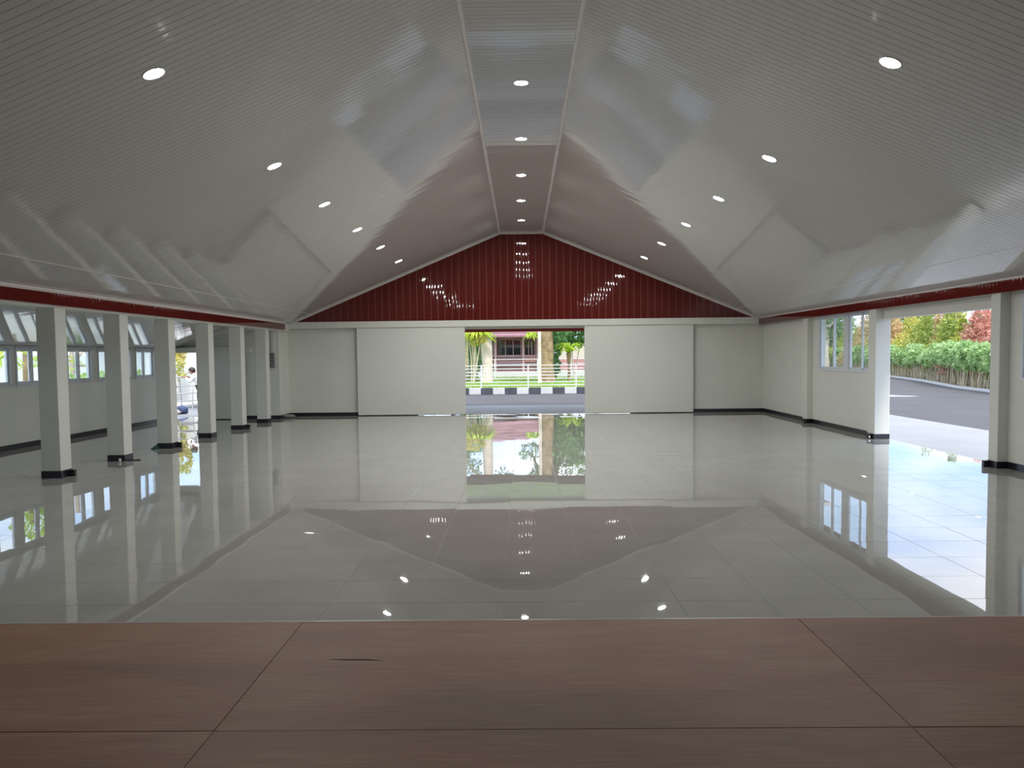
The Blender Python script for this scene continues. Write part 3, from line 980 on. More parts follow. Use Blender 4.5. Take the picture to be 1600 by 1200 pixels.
# ------------------------------------------------------------------ foliage helpers
def leaf_cloud(blobs, n, size, seed, aspect=2.2, droop=0.0, shell=0.35):
    """n diamond leaves scattered through the outer shell of ellipsoid blobs (cx,cy,cz,rx,ry,rz)"""
    rng = np.random.default_rng(seed)
    B = np.array(blobs, float)
    vol = np.prod(B[:, 3:], axis=1) ** (2 / 3)
    idx = rng.choice(len(B), n, p=vol / vol.sum())
    d = rng.normal(size=(n, 3)); d /= np.linalg.norm(d, axis=1)[:, None]
    lump = 1 + 0.16 * np.sin(d[:, 0] * 7 + idx) * np.cos(d[:, 1] * 6 + idx * 2) + 0.1 * np.sin(d[:, 2] * 11)
    r = (1 - shell * rng.random(n) ** 1.6) * lump
    c = B[idx, :3] + d * B[idx, 3:] * r[:, None]
    u = rng.normal(size=(n, 3)) * 0.8 + d
    u[:, 2] -= droop
    u /= np.linalg.norm(u, axis=1)[:, None]
    w = np.cross(u, rng.normal(size=(n, 3))); w /= np.linalg.norm(w, axis=1)[:, None]
    L = size * (0.7 + 0.6 * rng.random(n))[:, None]
    W = L / aspect
    v = np.empty((n, 4, 3))
    v[:, 0] = c - u * L * 0.5
    v[:, 1] = c - w * W * 0.5 + u * L * 0.08
    v[:, 2] = c + u * L * 0.5
    v[:, 3] = c + w * W * 0.5 + u * L * 0.08
    me = bpy.data.meshes.new('foliage')
    me.vertices.add(n * 4)
    me.vertices.foreach_set('co', v.reshape(-1))
    me.loops.add(n * 4)
    me.loops.foreach_set('vertex_index', np.arange(n * 4, dtype=np.int32))
    me.polygons.add(n)
    me.polygons.foreach_set('loop_start', np.arange(0, n * 4, 4, dtype=np.int32))
    me.polygons.foreach_set('loop_total', np.full(n, 4, dtype=np.int32))
    me.update(calc_edges=True)
    return me

def frond_mesh(n, length, rise, width, seed, droop=0.5, segs=5):
    """rosette of arching strap leaves"""
    rnd = random.Random(seed)
    m = MB()
    for k in range(n):
        a = 2 * math.pi * k / n + rnd.uniform(-0.2, 0.2)
        L = length * rnd.uniform(0.75, 1.1)
        up = rise * rnd.uniform(0.5, 1.2)
        vs = []
        for i in range(segs + 1):
            t = i / segs
            r = L * t
            z = up * math.sin(t * math.pi * 0.55) - droop * L * t * t
            w = width * math.sin(math.pi * min(0.97, t * 0.85 + 0.12))
            dx, dy = math.cos(a), math.sin(a)
            vs += [(dx * r - dy * w, dy * r + dx * w, z), (dx * r, dy * r, z - width * 0.3), (dx * r + dy * w, dy * r - dx * w, z)]
        fs = []
        for i in range(segs):
            for s in (0, 1):
                fs.append((3 * i + s, 3 * i + s + 1, 3 * i + 4 + s, 3 * i + 3 + s))
        m.add(vs, fs, True)
    return m

# ------------------------------------------------------------------ view through the central doorway
# kerb of alternating blocks
kerb = thing('kerb', 'kerb of alternating black and white blocks along the road', 'kerb', (0, 39.75, -0.1))
m = MB(); m.box(-0.274, 0.274, 0, 0.18, 0, 0.30, 0.012)
kw = m.mesh('kerb_block'); kw.materials.append(M['kerbw'])
kb = kw.copy(); kb.materials.clear(); kb.materials.append(M['kerbb'])
for k in range(-16, 17):
    link('kerb_block', kb if k % 2 else kw, None, kerb, (0.06 + k * 0.553 - 0.553 * 0.0, 0, 0))
# lawn behind it
tag(boxes((-14, 14, 39.93, 70.0, -0.1, 0.14)).build('lawn_soil', 'lawn'), 'low lawn bank behind the black and white kerb', 'lawn', kind='structure')
rng = np.random.default_rng(3)
n = 16000
px = rng.uniform(-4.2, 5.2, n); py = 40.0 + 21 * rng.random(n) ** 1.3
an = rng.uniform(0, 6.28, n); hh = rng.uniform(0.05, 0.11, n); ww = 0.02
v = np.empty((n, 3, 3))
v[:, 0] = np.stack([px - np.cos(an) * ww, py - np.sin(an) * ww, np.full(n, 0.139)], 1)
v[:, 1] = np.stack([px + np.cos(an) * ww, py + np.sin(an) * ww, np.full(n, 0.139)], 1)
v[:, 2] = np.stack([px + rng.normal(0, 0.03, n), py + rng.normal(0, 0.03, n), 0.14 + hh], 1)
gm = bpy.data.meshes.new('grass')
gm.from_pydata(v.reshape(-1, 3).tolist(), [], np.arange(n * 3).reshape(-1, 3).tolist())
tag(link('grass', gm, 'grass'), 'bright green short grass behind the kerb', 'grass', kind='stuff')

def railing(name, y, z0, z1, posts, nr, x0, x1, r, rp, lab):
    t = thing(name, lab, 'railing', ((x0 + x1) / 2, y, z0))
    cx = (x0 + x1) / 2
    for px_ in posts:
        m = MB(); m.tube([(px_ - cx, 0, 0), (px_ - cx, 0, z1 - z0 + 0.03)], rp, 8)
        m.build('post', 'railw', t)
    for k in range(nr):
        z = (z1 - z0) * (1 - k / nr)
        m = MB(); m.tube([(x0 - cx, -0.02, z), (x1 - cx, -0.02, z)], r, 6)
        m.build('rail', 'railw', t)
    return t
railing('railing', 40.3, 0.14, 1.22, [-6.3, -4.1, -1.88, 0.32, 2.56, 4.76], 7, -6.4, 4.9, 0.018, 0.032, 'long white pipe railing just behind the kerb')
railing('railing', 58.0, 0.14, 1.42, [-3.55, -1.78, 1.1, 3.35, 5.2], 4, -5.0, 6.0, 0.022, 0.04, 'white porch railing before the rose-roofed house')

# pale planter walls and terrace
tag(boxes((-8, 1.2, 60.5, 61.2, 0.1, 0.55), (2.3, 8, 60.0, 60.7, 0.1, 0.62)).build('terrace_edge', 'kerbw'), 'low white terrace edge below the house', 'terrace')
t = thing('pale_post', 'pale pinkish square post beside the big trunk', 'post', (1.02, 47.5, 0.14))
m = MB(); m.box(-0.085, 0.085, -0.085, 0.085, 0, 5.5, 0.01); m.build('shaft', 'barkpale', t)
m = MB(); m.box(-0.12, 0.12, -0.12, 0.12, 0, 0.15, 0.01); m.build('foot', 'whitewall', t)

# house
house = thing('house', 'rose-roofed house with maroon windows seen through the central doorway', 'house', (-0.5, 63.0, 0.14))
boxes((-4.0, 1.75, 0.35, 5.0, 0, 3.0)).build('wall', 'brickpink', house)
m = MB()
pts = [(-5.0, -1.2, 2.86), (2.6, -1.2, 2.86), (2.6, 5.6, 2.86), (-5.0, 5.6, 2.86), (-3.4, 2.2, 4.6), (1.0, 2.2, 4.6),
       (-5.0, -1.2, 2.98), (2.6, -1.2, 2.98), (2.6, 5.6, 2.98), (-5.0, 5.6, 2.98)]
m.add(pts, [(3, 2, 1, 0), (0, 1, 7, 6), (1, 2, 8, 7), (2, 3, 9, 8), (3, 0, 6, 9), (6, 7, 5, 4), (7, 8, 5), (8, 9, 4, 5), (9, 6, 4)])
rf = m.build('roof', 'rooftile', house)
for k in range(1, 9):
    f = k / 9
    m = MB(); zz = 2.98 + 1.62 * f; yy2 = -1.2 + 3.4 * f
    m.box(-5.0 + 1.6 * f, 2.6 - 1.6 * f, yy2 - 0.03, yy2 + 0.03, zz - 0.0, zz + 0.05)
    m.build('roof_batten', 'rooftile', rf)
for x0, x1 in ((-1.25, 0.53), (0.78, 1.55), (-2.05, -1.48)):
    w = boxes((x0, x1, 0.26, 0.36, 1.55, 2.68)).build('window', 'maroon', house)
    np_ = 3 if x1 - x0 > 1 else (3 if x0 > 0.7 else 1)
    for k in range(np_):
        a = x0 + 0.04 + (x1 - x0 - 0.08) * k / np_
        b = x0 + 0.04 + (x1 - x0 - 0.08) * (k + 1) / np_
        boxes((a + 0.02, b - 0.02, 0.235, 0.262, 1.62, 2.60)).build('pane', 'darkglass', w)
        boxes((b - 0.022, b + 0.022, 0.22, 0.262, 1.58, 2.64)).build('glazing_bar', 'pinkframe', w)
    # arched head
    m = MB(); ar = [(x0 + (x1 - x0) * i / 10, 0.21, 2.64 + 0.16 * math.sin(math.pi * i / 10)) for i in range(11)]
    m.tube(ar, 0.028, 6); m.build('arch', 'pinkframe', w)
for x in (-1.37, 0.655, 1.72):
    m = MB(); m.box(x - 0.075, x + 0.075, -0.1, 0.05, 0, 2.86, 0.01); m.build('porch_post', 'pinkframe', house)
boxes((-1.3, 0.58, -0.06, 0.0, 1.50, 1.56), (-1.3, 0.58, -0.06, 0, 1.02, 1.06), (0.73, 1.65, -0.06, 0.0, 1.50, 1.56), (-2.4, -1.44, -0.06, 0, 1.5, 1.56)).build('balcony_rail', 'pinkframe', house)
m = MB()
for k in range(15):
    x = -1.3 + k * 0.125
    m.tube([(x, -0.03, 1.05), (x + 0.22, -0.03, 1.5)], 0.017, 4, False)
    m.tube([(x + 0.22, -0.028, 1.05), (x, -0.028, 1.5)], 0.017, 4, False)
tag(m.build('lattice', 'pinkframe', house), kind='stuff')
boxes((0.75, 1.62, -0.02, 0.02, 1.05, 1.5)).build('balcony_panel', 'brickpink', house)
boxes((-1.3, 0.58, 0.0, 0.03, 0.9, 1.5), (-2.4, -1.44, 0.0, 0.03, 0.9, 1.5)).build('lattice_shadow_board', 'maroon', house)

# cream boundary wall behind the palm-like fern, with dark shrubs
t = thing('boundary_wall', 'cream boundary wall behind the bright rosette fern', 'wall', (4.6, 61.5, 0.14))
boxes((-2.2, 4.0, 0, 0.25, 0, 2.3)).build('wall_body', 'cream', t)
boxes((-2.2, 4.0, -0.06, 0.31, 2.3, 2.4)).build('coping', 'whitewall', t)
boxes((-2.2, 4.0, -0.08, 0, 0.0, 1.25)).build('plinth', 'brickpink', t)

def tree(name, lab, loc, trunk, r0, r1, tm, blobs, n, size, lm, seed, group=None, lean=(0, 0)):
    t = thing(name, lab, 'tree', loc, group)
    m = MB()
    pts, rr = [], []
    rnd = random.Random(seed)
    K = 9
    for i in range(K):
        f = i / (K - 1)
        pts.append((lean[0] * f + rnd.uniform(-1, 1) * r0 * 0.12 * (i > 0), lean[1] * f + rnd.uniform(-1, 1) * r0 * 0.12 * (i > 0), trunk * f))
        rr.append((r0 * (1 - f) + r1 * f) * (1.25 if i == 0 else 1.0) * rnd.uniform(0.95, 1.05))
    m.tube(pts, rr, 14)
    top = Vector(pts[-1])
    for b in blobs[:6]:
        e = Vector(b[:3])
        s = Vector(pts[-3])
        m.tube([s, (s + e) / 2 + Vector((0, 0, 0.2)), e], [r1 * 0.6, r1 * 0.4, r1 * 0.15], 6)
    m.build('trunk', tm, t)
    link('foliage', leaf_cloud(blobs, n, size, seed), lm, t)
    return t

tree('tree', 'big brown mossy tree trunk rising behind the white railing', (1.45, 49.4, 0.14), 8.5, 0.40, 0.30, 'bark',
     [(-0.9, 0.2, 3.7, 0.7, 0.7, 0.5), (0.9, 0.3, 3.6, 0.9, 0.8, 1.2), (1.2, 0.2, 5.0, 1.1, 0.9, 1.2), (-0.6, 0, 5.6, 0.6, 0.6, 1.0), (0.9, 0, 7.5, 1.5, 1.5, 1.4), (0.7, 0.3, 2.9, 0.5, 0.4, 0.6)], 5200, 0.20, 'treeleaf', 21)
tree('tree', 'pale smooth tree trunk left in the central doorway view', (-2.02, 50.5, 0.14), 8.0, 0.33, 0.26, 'barkpale',
     [(-1.6, 0.5, 5.2, 1.2, 1, 1.4), (0.9, 0.4, 6.2, 0.9, 0.8, 1.3), (-1.8, 0.5, 3.4, 0.8, 0.8, 1.0), (-0.6, 0, 8.0, 1.5, 1.5, 1.3)], 4200, 0.20, 'treeleaf', 22)
# rosette ferns
def fern(lab, loc, n, L, rise, w, seed, stem=0.0, droop=0.5):
    t = thing('rosette_fern', lab, 'fern', loc)
    frond_mesh(n, L, rise, w, seed, droop).build('fronds', 'fern', t, (0, 0, stem))
    m = MB(); m.tube([(0, 0, 0), (0.01, 0, stem * 0.5), (0, 0, stem + 0.05)], [0.10, 0.07, 0.16] if stem > 0.2 else [0.1, 0.12, 0.1], 8)
    m.build('stem', 'bark', t)
fern('large yellow-green fern clinging to the pale trunk in the doorway view', (-2.55, 49.9, 2.62), 70, 1.15, 0.6, 0.075, 5, 0.15, 0.55)
fern('bright rosette fern on a short stem right of the big trunk', (2.78, 50.2, 0.14), 46, 0.95, 0.75, 0.06, 6, 1.62, 0.38)
fern('small yellowish fern hanging left of the pale post', (0.62, 48.2, 2.72), 44, 0.5, 0.3, 0.06, 8, 0.1, 0.9)
def bush(name, lab, loc, blobs, n, size, lm, seed, group=None, stems=3):
    t = thing(name, lab, 'shrub', loc, group)
    m = MB()
    rnd = random.Random(seed)
    for k in range(stems):
        b = blobs[k % len(blobs)]
        a = rnd.uniform(0, 6.28)
        m.tube([(0.12 * math.cos(a), 0.12 * math.sin(a), 0), (b[0] * 0.5, b[1] * 0.5, b[2] * 0.5), (b[0], b[1], b[2])], [0.04, 0.03, 0.012], 6)
    m.build('stems', 'stem', t)
    link('foliage', leaf_cloud(blobs, n, size, seed), lm, t)
    return t
bush('tall_shrub', 'dark green leafy tree shading the right of the doorway view', (3.2, 54.0, 0.14), [(0, 0, 2.9, 1.6, 1.0, 0.8), (0.9, 0, 4.0, 1.5, 1.0, 1.1), (-0.5, 0, 3.6, 1.1, 0.8, 1.0), (-0.9, 0, 2.4, 0.5, 0.5, 0.6)], 6500, 0.28, 'treeleaf', 31)
bush('tall_shrub', 'low green shrub at the foot of the cream boundary wall', (2.1, 55.0, 0.14), [(0, 0, 0.9, 0.40, 0.4, 0.75), (0.05, 0, 1.8, 0.4, 0.4, 0.5)], 1500, 0.18, 'treeleaf', 32)
bush('tall_shrub', 'fluffy yellow-green creeper leaves around the pale trunk top', (-2.75, 49.6, 0.14), [(-0.25, 0, 2.75, 0.55, 0.4, 0.32), (0.45, 0, 2.55, 0.35, 0.3, 0.3), (0.1, 0, 2.35, 0.3, 0.25, 0.25), (-0.1, 0.2, 3.3, 0.7, 0.5, 0.4)], 1500, 0.16, 'yellowleaf', 35)
t = thing('hanging_roots', 'tangle of pale hanging roots left of the pale trunk', 'roots', (-3.25, 52.0, 0.14))
rnd = random.Random(4)
for k in range(22):
    x = rnd.uniform(-0.55, 0.65)
    m = MB(); m.tube([(x + rnd.uniform(-.1, .1), rnd.uniform(-.2, .2), 0), (x + rnd.uniform(-.08, .08), 0, 1.2), (x * 0.8, 0, 2.6)], [0.03, 0.025, 0.02], 5)
    m.build('root', 'stem', t)
bush('tall_shrub', 'dark shrub in the shade behind the hanging roots', (-3.5, 55.5, 0.14), [(0, 0, 1.2, 0.9, 0.6, 1.1), (0.2, 0, 3.4, 1.2, 0.8, 1.2), (0.8, 0, 1.6, 0.7, 0.5, 0.9)], 4000, 0.18, 'treeleaf', 33)

# background trees that close the view
bgt = [(-14, 75, 9, 6.5, 'tall green tree standing far behind the house on the left', 'treeleaf'), (9.5, 72, 7, 5, 'broad green tree far behind the cream boundary wall', 'treeleaf'),
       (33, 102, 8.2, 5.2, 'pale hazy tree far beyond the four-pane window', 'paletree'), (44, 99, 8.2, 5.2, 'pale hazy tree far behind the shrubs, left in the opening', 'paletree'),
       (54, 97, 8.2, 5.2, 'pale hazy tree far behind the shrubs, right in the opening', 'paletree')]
for i, (x, y, h, r, lab, lm) in enumerate(bgt):
    rnd = random.Random(60 + i)
    bl = [(rnd.uniform(-.5, .5) * r, rnd.uniform(-.3, .3) * r, h * 0.45 + rnd.uniform(-.25, .3) * h, r * rnd.uniform(.4, .6), r * .45, h * rnd.uniform(.2, .32)) for _ in range(6)]
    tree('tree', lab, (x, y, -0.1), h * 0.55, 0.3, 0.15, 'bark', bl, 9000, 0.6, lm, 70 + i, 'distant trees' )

# ------------------------------------------------------------------ view through the right opening: hedge and shrubs
bank = MB()
edge = [(18.6, 30.0), (19.2, 33.0), (19.98, 37.0), (20.9, 41.8), (23.6, 51.0), (25.8, 60.6), (28.0, 72.0), (31.2, 90.0)]
vs, fs = [], []
for x, y in edge:
    vs += [(x, y, -0.1), (x + 0.12, y, -0.1), (x, y, 0.02), (x + 0.12, y, 0.02)]
for i in range(len(edge) - 1):
    a, b = 4 * i, 4 * i + 4
    fs += [(a + 2, b + 2, b + 3, a + 3), (a, a + 2, b + 2 - 0, b)[::-1], (a + 1, b + 1, b + 3, a + 3)]
bank.add(vs, fs)
bank.add([vs[0], vs[1], vs[3], vs[2]], [(0, 1, 2, 3)]); bank.add([vs[-4], vs[-3], vs[-1], vs[-2]], [(3, 2, 1, 0)])
tag(bank.build('verge_kerb', 'kerbw'), 'thin pale kerb line at the foot of the hedge', 'kerb', kind='structure')
m = MB()
vs = []
for x, y in edge:
    vs += [(x + 0.12, y, 0.0), (x + 14, y + 6, 0.0)]
m.add(vs, [(2 * i, 2 * i + 2, 2 * i + 3, 2 * i + 1)[::-1] for i in range(len(edge) - 1)])
m.add([(x, y, -0.3) for x, y, z in vs], [(2 * i, 2 * i + 2, 2 * i + 3, 2 * i + 1) for i in range(len(edge) - 1)])
tag(m.build('planting_bed', 'hill'), 'dark soil of the planting bed under the hedge', 'soil', kind='structure')

def edge_at(y):
    for (xa, ya), (xb, yb) in zip(edge[:-1], edge[1:]):
        if ya <= y <= yb:
            return xa + (xb - xa) * (y - ya) / (yb - ya)
    return edge[-1][0]
hedge_src = []
for s in range(5):
    rnd = random.Random(200 + s)
    bl = [(rnd.uniform(-.15, .15), rnd.uniform(-.15, .15), 1.22 + rnd.uniform(-.05, .05), 0.42, 0.42, 0.34), (rnd.uniform(-.25, .25), rnd.uniform(-.25, .25), 1.55 + rnd.uniform(-.1, .12), 0.34, 0.34, 0.27),
          (rnd.uniform(-.3, .3), rnd.uniform(-.3, .3), 1.0, 0.25, 0.25, 0.22)]
    fm = leaf_cloud(bl, 420, 0.27, 300 + s, 2.4, 0.45, 0.75)
    fm.materials.append(M['hedge'])
    m = MB()
    for k in range(3):
        a = rnd.uniform(0, 6.28)
        m.tube([(0.14 * math.cos(a), 0.14 * math.sin(a), 0), (0.1 * math.cos(a + .6), 0.1 * math.sin(a + .6), 0.6), (0.22 * math.cos(a + 1), 0.22 * math.sin(a + 1), 1.2)], [0.026, 0.022, 0.012], 6)
    sm = m.mesh('stems'); sm.materials.append(M['stem'])
    hedge_src.append((fm, sm))
yy = 34.0
k = 0
rnd = random.Random(11)
while yy < 88:
    for row in range(2):
        y = yy + rnd.uniform(-.1, .1) + row * 0.2
        t = thing('hedge_plant', 'light green leafy hedge plant on bare pale stems along the road verge', 'shrub', (edge_at(yy) + 0.45 + row * 0.6 + rnd.uniform(-.1, .1), y, 0.0), 'hedge plants along the verge', rnd.uniform(0, 6.28))
        fm, sm = hedge_src[k % 5]
        sc = rnd.uniform(0.95, 1.16)
        t.scale = (sc, sc, sc)
        link('foliage', fm, None, t)
        link('stems', sm, None, t)
        k += 1
    yy += 0.52 if yy < 50 else (0.8 if yy < 64 else 1.1)

def cone_shrub(lab, loc, h, r, lm, seed):
    rnd = random.Random(seed)
    bl = []
    for k in range(9):
        f = k / 8
        rr = r * (1 - 0.75 * f) * rnd.uniform(0.85, 1.1)
        a = rnd.uniform(0, 6.28)
        bl.append((math.cos(a) * r * 0.35 * (1 - f), math.sin(a) * r * 0.35 * (1 - f), h * (0.2 + 0.72 * f), rr, rr, h * 0.16))
    return bush('ornamental_shrub', lab, loc, bl, 9000, 0.17, lm, seed, 'coloured shrubs behind the hedge')
shr = [('orange-tinted shrub at the left jamb of the side opening', 29.3, 68.0, 4.4, 1.6, 'orangeleaf'),
       ('yellow shrub, leftmost whole one behind the hedge', 28.6, 63.6, 4.3, 1.7, 'yellowleaf'),
       ('tall yellow-green shrub beside the leftmost yellow one', 27.5, 58.6, 4.9, 1.7, 'greenyellow'),
       ('pale orange shrub between the yellow-green and olive shrubs', 26.8, 55.2, 4.3, 1.3, 'orangeleaf'),
       ('tall olive shrub in the middle behind the hedge', 25.8, 51.6, 4.6, 1.5, 'greenyellow'),
       ('lower yellow-green shrub left of the large pink one', 25.1, 49.3, 3.5, 1.0, 'yellowleaf'),
       ('large pink-red shrub at the right of the side opening', 24.3, 45.8, 3.9, 1.65, 'pinkleaf'),
       ('lower pale pink shrub against the right jamb of the side opening', 23.6, 42.6, 3.0, 1.25, 'pinkleaf'),
       ('green shrub out of line beyond the right jamb', 22.6, 38.6, 3.4, 1.3, 'greenyellow'),
       ('yellow-orange shrub seen through the four-pane window', 31.0, 78.0, 5.0, 1.9, 'orangeleaf'),
       ('green shrub seen through the four-pane window', 32.0, 84.5, 5.0, 2.0, 'greenyellow'),
       ('small yellow-green shrub just left of the side opening', 30.2, 73.0, 4.4, 1.6, 'greenyellow')]
for i, (lab, x, y, h, r, lm) in enumerate(shr):
    cone_shrub(lab, (x, y, 0.0), h, r, lm, 400 + i)
# tree and wall seen through the four-pane window
tree('tree', 'grey-trunked tree seen through the far right window', (24.6, 70.5, -0.1), 4.0, 0.5, 0.4, 'barkpale',
     [(-0.6, 0, 3.4, 1.2, 1.0, 0.9), (0.8, 0, 4.2, 1.6, 1.2, 1.2), (0, 0, 5.5, 2.2, 1.8, 1.4)], 2500, 0.22, 'treeleaf', 91)

# ------------------------------------------------------------------ outside the left aisle
wl_ = thing('neighbour_wall', 'bright whitewashed building beyond the aisle windows', 'building', (-17.0, 34.0, -0.1))
boxes((-4, 0, -16, 14, 0, 2.0)).build('wall_body', 'whitewall', wl_)
boxes((-4.2, 0.25, 0.0, 14.2, 2.6, 2.75)).build('eave', 'cream', wl_)
boxes((-4, 0, 0.0, 14, 2.0, 2.6)).build('wall_upper', 'whitewall', wl_)
for y in (3.0, 8.0):
    w = boxes((-0.02, 0.06, y - 0.5, y + 0.5, 1.1, 1.9)).build('window', 'grey', wl_)
    boxes((0.02, 0.07, y - 0.42, y - 0.03, 1.18, 1.82)).build('pane', 'darkglass', w)
    boxes((0.02, 0.07, y + 0.03, y + 0.42, 1.18, 1.82)).build('pane', 'darkglass', w)
t = thing('timber_frame', 'cross-braced timber frame outside the second aisle window', 'frame', (-14.6, 28.6, -0.1))
for y in (-0.75, 0.85):
    m = MB(); m.box(-0.06, 0.06, y - 0.06, y + 0.06, 0, 3.4, 0.005); m.build('upright', 'timber', t)
for a, b in (((-0.75, 0.5), (0.85, 1.6)), ((0.85, 0.5), (-0.75, 1.6)), ((-0.75, 1.6), (0.85, 2.7)), ((0.85, 1.6), (-0.75, 2.7))):
    m = MB(); m.tube([(0, a[0], a[1]), (0, b[0], b[1])], 0.045, 6); m.build('brace', 'timber', t)
m = MB(); m.box(-0.05, 0.05, -0.8, 0.9, 1.57, 1.65, 0.004); m.build('cross_rail', 'timber', t)
for i, (x, y, h, lab) in enumerate(((-14.0, 25.4, 1.5, 'arching palm outside the first aisle window'), (-13.9, 22.6, 1.75, 'taller arching palm at the left edge of the view'))):
    t = thing('palm', lab, 'palm', (x, y, -0.1))
    m = MB(); m.tube([(0, 0, 0), (0.04, 0, h * 0.5), (0, 0, h)], [0.12, 0.09, 0.08], 8); m.build('stem', 'stem', t)
    frond_mesh(20, 1.0, 0.6, 0.07, 40 + i, 0.5, 6).build('fronds', 'fern', t, (0, 0, h))
tree('tree', 'yellowish trunk with leaves outside the first aisle window', (-13.9, 24.1, -0.1), 3.0, 0.13, 0.10, 'bark',
     [(0, 0, 3.0, 0.6, 0.6, 0.5), (0.2, 0.2, 2.5, 0.35, 0.35, 0.25)], 700, 0.16, 'fern', 93)
for i, (x, y, lab) in enumerate(((-13.7, 26.6, 'low green shrub under the second aisle window view'), (-13.9, 30.2, 'green shrub right of the timber frame'), (-13.8, 27.8, 'leafy green shrub at the foot of the timber frame'))):
    bush('garden_shrub', lab, (x, y, -0.1), [(0, 0, 0.75, 0.6, 0.6, 0.6), (0.2, 0.3, 1.15, 0.35, 0.35, 0.3)], 900, 0.16, 'hedge', 500 + i)
bush('garden_shrub', 'yellow-green shrub outside the aisle doorway', (-13.9, 34.0, -0.1), [(0, 0, 1.6, 0.5, 0.5, 0.9), (0.2, 0, 2.4, 0.6, 0.5, 0.6)], 1200, 0.18, 'yellowleaf', 510)

# white wall and mesh gate beyond the aisle doorway
t = thing('mesh_gate', 'white wire mesh gate beyond the aisle doorway', 'gate', (-12.3, 34.6, -0.1))
m = MB(); m.box(-2.2, 1.9, 0.5, 0.7, 0, 2.2); m.build('backing_wall', 'whitewall', t)
for x in (-0.6, 0.35, 0.9):
    m = MB(); m.tube([(x, 0, 0), (x, 0, 2.15)], 0.03, 8); m.build('gate_post', 'railw', t)
for k in range(14):
    m = MB(); m.tube([(-0.6, 0, 0.2 + k * 0.15), (0.9, 0, 0.2 + k * 0.15)], 0.008, 5); m.build('mesh_wire', 'grey', t)
for k in range(9):
    m = MB(); m.tube([(-0.55 + k * 0.17, 0, 0.2), (-0.55 + k * 0.17, 0, 2.15)], 0.008, 5); m.build('mesh_wire', 'grey', t)

# steel trestle
t = thing('trestle', 'pale steel work trestle outside the aisle doorway', 'trestle', (-11.45, 29.3, -0.015))
for s in (-0.28, 0.28):
    for e in (-1, 1):
        m = MB(); m.tube([(e * 0.34, s * 1.5, 0), (e * 0.27, s * 0.25, 1.08)], 0.02, 8); m.build('leg', 'ladder', t)
    for z in (0.28, 0.54, 0.80):
        f = z / 1.08
        m = MB(); m.tube([(-0.34 + 0.07 * f, s * (1.5 - 1.25 * f), z), (0.34 - 0.07 * f, s * (1.5 - 1.25 * f), z)], 0.016, 8); m.build('rung', 'ladder', t)
m = MB(); m.box(-0.36, 0.36, -0.1, 0.1, 1.08, 1.12, 0.006); m.build('top_board', 'ladder', t)
# white sheet hung over the trestle's end
m = MB()
vs, fs = [], []
nu, nv = 9, 8
for i in range(nu):
    for j in range(nv):
        u, w = i / (nu - 1), j / (nv - 1)
        vs.append((-11.92 + 0.22 * u + 0.02 * math.sin(9 * w + 3 * u), 29.15 + 0.02 * math.sin(14 * u + 2 * w), 1.42 - 0.62 * w * (0.5 + 0.6 * u) - 0.28 * u))
for i in range(nu - 1):
    for j in range(nv - 1):
        fs.append((i * nv + j, i * nv + j + 1, i * nv + nv + j + 1, i * nv + nv + j))
m.add(vs, fs, True)
sh = m.build('white_sheet', 'cloth'); sh.modifiers.new('thick', 'SOLIDIFY').thickness = 0.006
tag(sh, 'white sheet hanging at the left end of the trestle', 'sheet')

# sacks on the ground
rnd = random.Random(2)
t = thing('blue_sack', 'dark blue sack slumped on the ground in the aisle doorway', 'sack', (-10.62, 26.75, -0.02))
m = MB(); m.ellipsoid((0, 0, 0.12), (0.20, 0.16, 0.14), 18, 10, lambda d: 1 + 0.10 * math.sin(5 * d.x + 3 * d.z) + 0.08 * math.sin(7 * d.y + 2 * d.x) - (0.12 if d.z < -0.6 else 0)); m.build('sack_body', 'bluebag', t)
m = MB(); m.ellipsoid((-0.10, -0.02, 0.21), (0.07, 0.06, 0.04), 10, 6, lambda d: 1 + 0.2 * math.sin(6 * d.x)); m.build('sack_neck', 'bluebag', t)
t = thing('grey_bag', 'small grey cloth bag beside the blue sack', 'bag', (-10.66, 26.45, -0.02))
m = MB(); m.ellipsoid((0, 0, 0.07), (0.13, 0.10, 0.08), 16, 8, lambda d: 1 + 0.15 * math.sin(6 * d.x + 4 * d.y) - (0.1 if d.z < -0.6 else 0)); m.build('bag_body', 'greybag', t)
m = MB(); m.tube([(-0.08, 0, 0.12), (-0.03, 0, 0.18), (0.05, 0, 0.17), (0.09, 0, 0.11)], 0.008, 6); m.build('bag_strap', 'bluebag', t)

# ------------------------------------------------------------------ person bending over the trestle
def skin(name, joints, bones, mname, parent, root=0, sub=2):
    me = bpy.data.meshes.new(name)
    me.from_pydata([j[0] for j in joints], bones, [])
    o = link(name, me, mname, parent)
    sk = o.modifiers.new('skin', 'SKIN')
    sk.use_smooth_shade = True
    for i, j in enumerate(joints):
        r = j[1]
        me.skin_vertices[0].data[i].radius = (r, r) if not isinstance(r, tuple) else r
        me.skin_vertices[0].data[i].use_root = (i == root)
    su = o.modifiers.new('sub', 'SUBSURF')
    su.levels = su.render_levels = sub
    return o
P0 = Vector((-10.66, 28.55, -0.015))
person = thing('person', 'person in a white shirt bending over the trestle in the aisle doorway', 'person', P0)
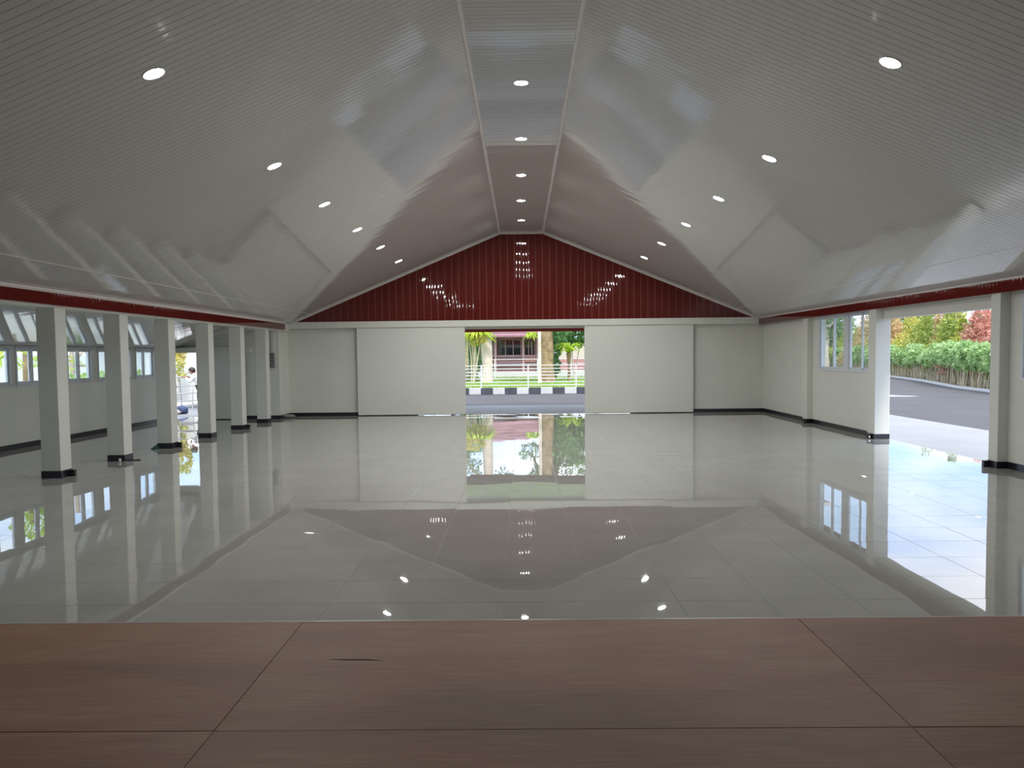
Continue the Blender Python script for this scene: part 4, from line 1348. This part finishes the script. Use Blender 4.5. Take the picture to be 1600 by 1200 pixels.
# local: +x right in view; the person leans towards -x
J = [((0.0, 0, 0.82), 0.13), ((-0.04, 0, 0.95), 0.13), ((-0.12, 0, 1.10), 0.14), ((-0.20, 0, 1.20), 0.08), ((-0.25, 0, 1.235), 0.055), ((-0.31, 0, 1.26), 0.085), ((-0.325, 0, 1.33), 0.078),
     ((-0.18, -0.19, 1.15), 0.058), ((-0.28, -0.22, 0.95), 0.044), ((-0.46, -0.17, 1.10), 0.032), ((-0.53, -0.15, 1.13), 0.030),
     ((-0.18, 0.19, 1.15), 0.058), ((-0.28, 0.22, 0.95), 0.044), ((-0.46, 0.17, 1.10), 0.032), ((-0.53, 0.15, 1.13), 0.030),
     ((0.0, -0.10, 0.76), 0.085), ((-0.05, -0.11, 0.43), 0.058), ((0.02, -0.11, 0.07), 0.04), ((-0.13, -0.12, 0.035), 0.03),
     ((0.0, 0.10, 0.76), 0.085), ((-0.02, 0.11, 0.43), 0.058), ((0.06, 0.11, 0.07), 0.04), ((-0.09, 0.12, 0.035), 0.03)]
E_ = [(0, 1), (1, 2), (2, 3), (3, 4), (4, 5), (5, 6), (2, 7), (7, 8), (8, 9), (9, 10), (2, 11), (11, 12), (12, 13), (13, 14), (0, 15), (15, 16), (16, 17), (17, 18), (0, 19), (19, 20), (20, 21), (21, 22)]
for base, s in ((10, -1), (14, 1)):                 # fingers and thumb
    h = Vector(J[base][0])
    for q in range(4):
        i0 = len(J)
        oy = (q - 1.5) * 0.018
        J += [(tuple(h + Vector((-0.035, oy, 0.0))), 0.009), (tuple(h + Vector((-0.065, oy, -0.012))), 0.008), (tuple(h + Vector((-0.075, oy, -0.035))), 0.007)]
        E_ += [(base, i0), (i0, i0 + 1), (i0 + 1, i0 + 2)]
    i0 = len(J)
    J += [(tuple(h + Vector((-0.01, -s * 0.035, -0.005))), 0.010), (tuple(h + Vector((-0.035, -s * 0.05, -0.02))), 0.008)]
    E_ += [(base, i0), (i0, i0 + 1)]
skin('body', J, E_, 'skin', person)
S = [((0.0, 0, 0.78), 0.15), ((-0.04, 0, 0.95), 0.155), ((-0.12, 0, 1.10), 0.17), ((-0.195, 0, 1.195), 0.10),
     ((-0.17, -0.19, 1.15), 0.085), ((-0.28, -0.22, 0.95), 0.062), ((-0.17, 0.19, 1.15), 0.085), ((-0.28, 0.22, 0.95), 0.062), ((-0.45, -0.17, 1.09), 0.05), ((-0.45, 0.17, 1.09), 0.05)]
skin('shirt', S, [(0, 1), (1, 2), (2, 3), (2, 4), (4, 5), (2, 6), (6, 7), (5, 8), (7, 9)], 'cloth', person)
S = [((0.0, 0, 0.84), 0.145), ((0.0, -0.10, 0.74), 0.105), ((-0.05, -0.11, 0.43), 0.08), ((0.02, -0.11, 0.10), 0.065), ((0.0, 0.10, 0.74), 0.105), ((-0.02, 0.11, 0.43), 0.08), ((0.06, 0.11, 0.10), 0.065)]
skin('trousers', S, [(0, 1), (1, 2), (2, 3), (0, 4), (4, 5), (5, 6)], 'trouser', person)
m = MB()
m.ellipsoid((-0.298, 0, 1.325), (0.118, 0.105, 0.115), 20, 14, lambda d: 1.0 if (d.z > -0.15 or d.x > 0.25) else 0.72)
m.build('hair', 'hair', person)
m = MB()
m.ellipsoid((-0.418, 0, 1.265), (0.02, 0.014, 0.026), 8, 6); m.build('nose', 'skin', person)
for s in (-1, 1):
    m = MB(); m.ellipsoid((-0.40, s * 0.034, 1.297), (0.011, 0.014, 0.010), 8, 6); m.build('eye', 'whitewall', person)
    m = MB(); m.ellipsoid((-0.31, s * 0.092, 1.275), (0.022, 0.012, 0.034), 8, 6); m.build('ear', 'skin', person)
m = MB(); m.ellipsoid((-0.405, 0, 1.222), (0.010, 0.026, 0.007), 10, 6); m.build('mouth', 'brickpink', person)
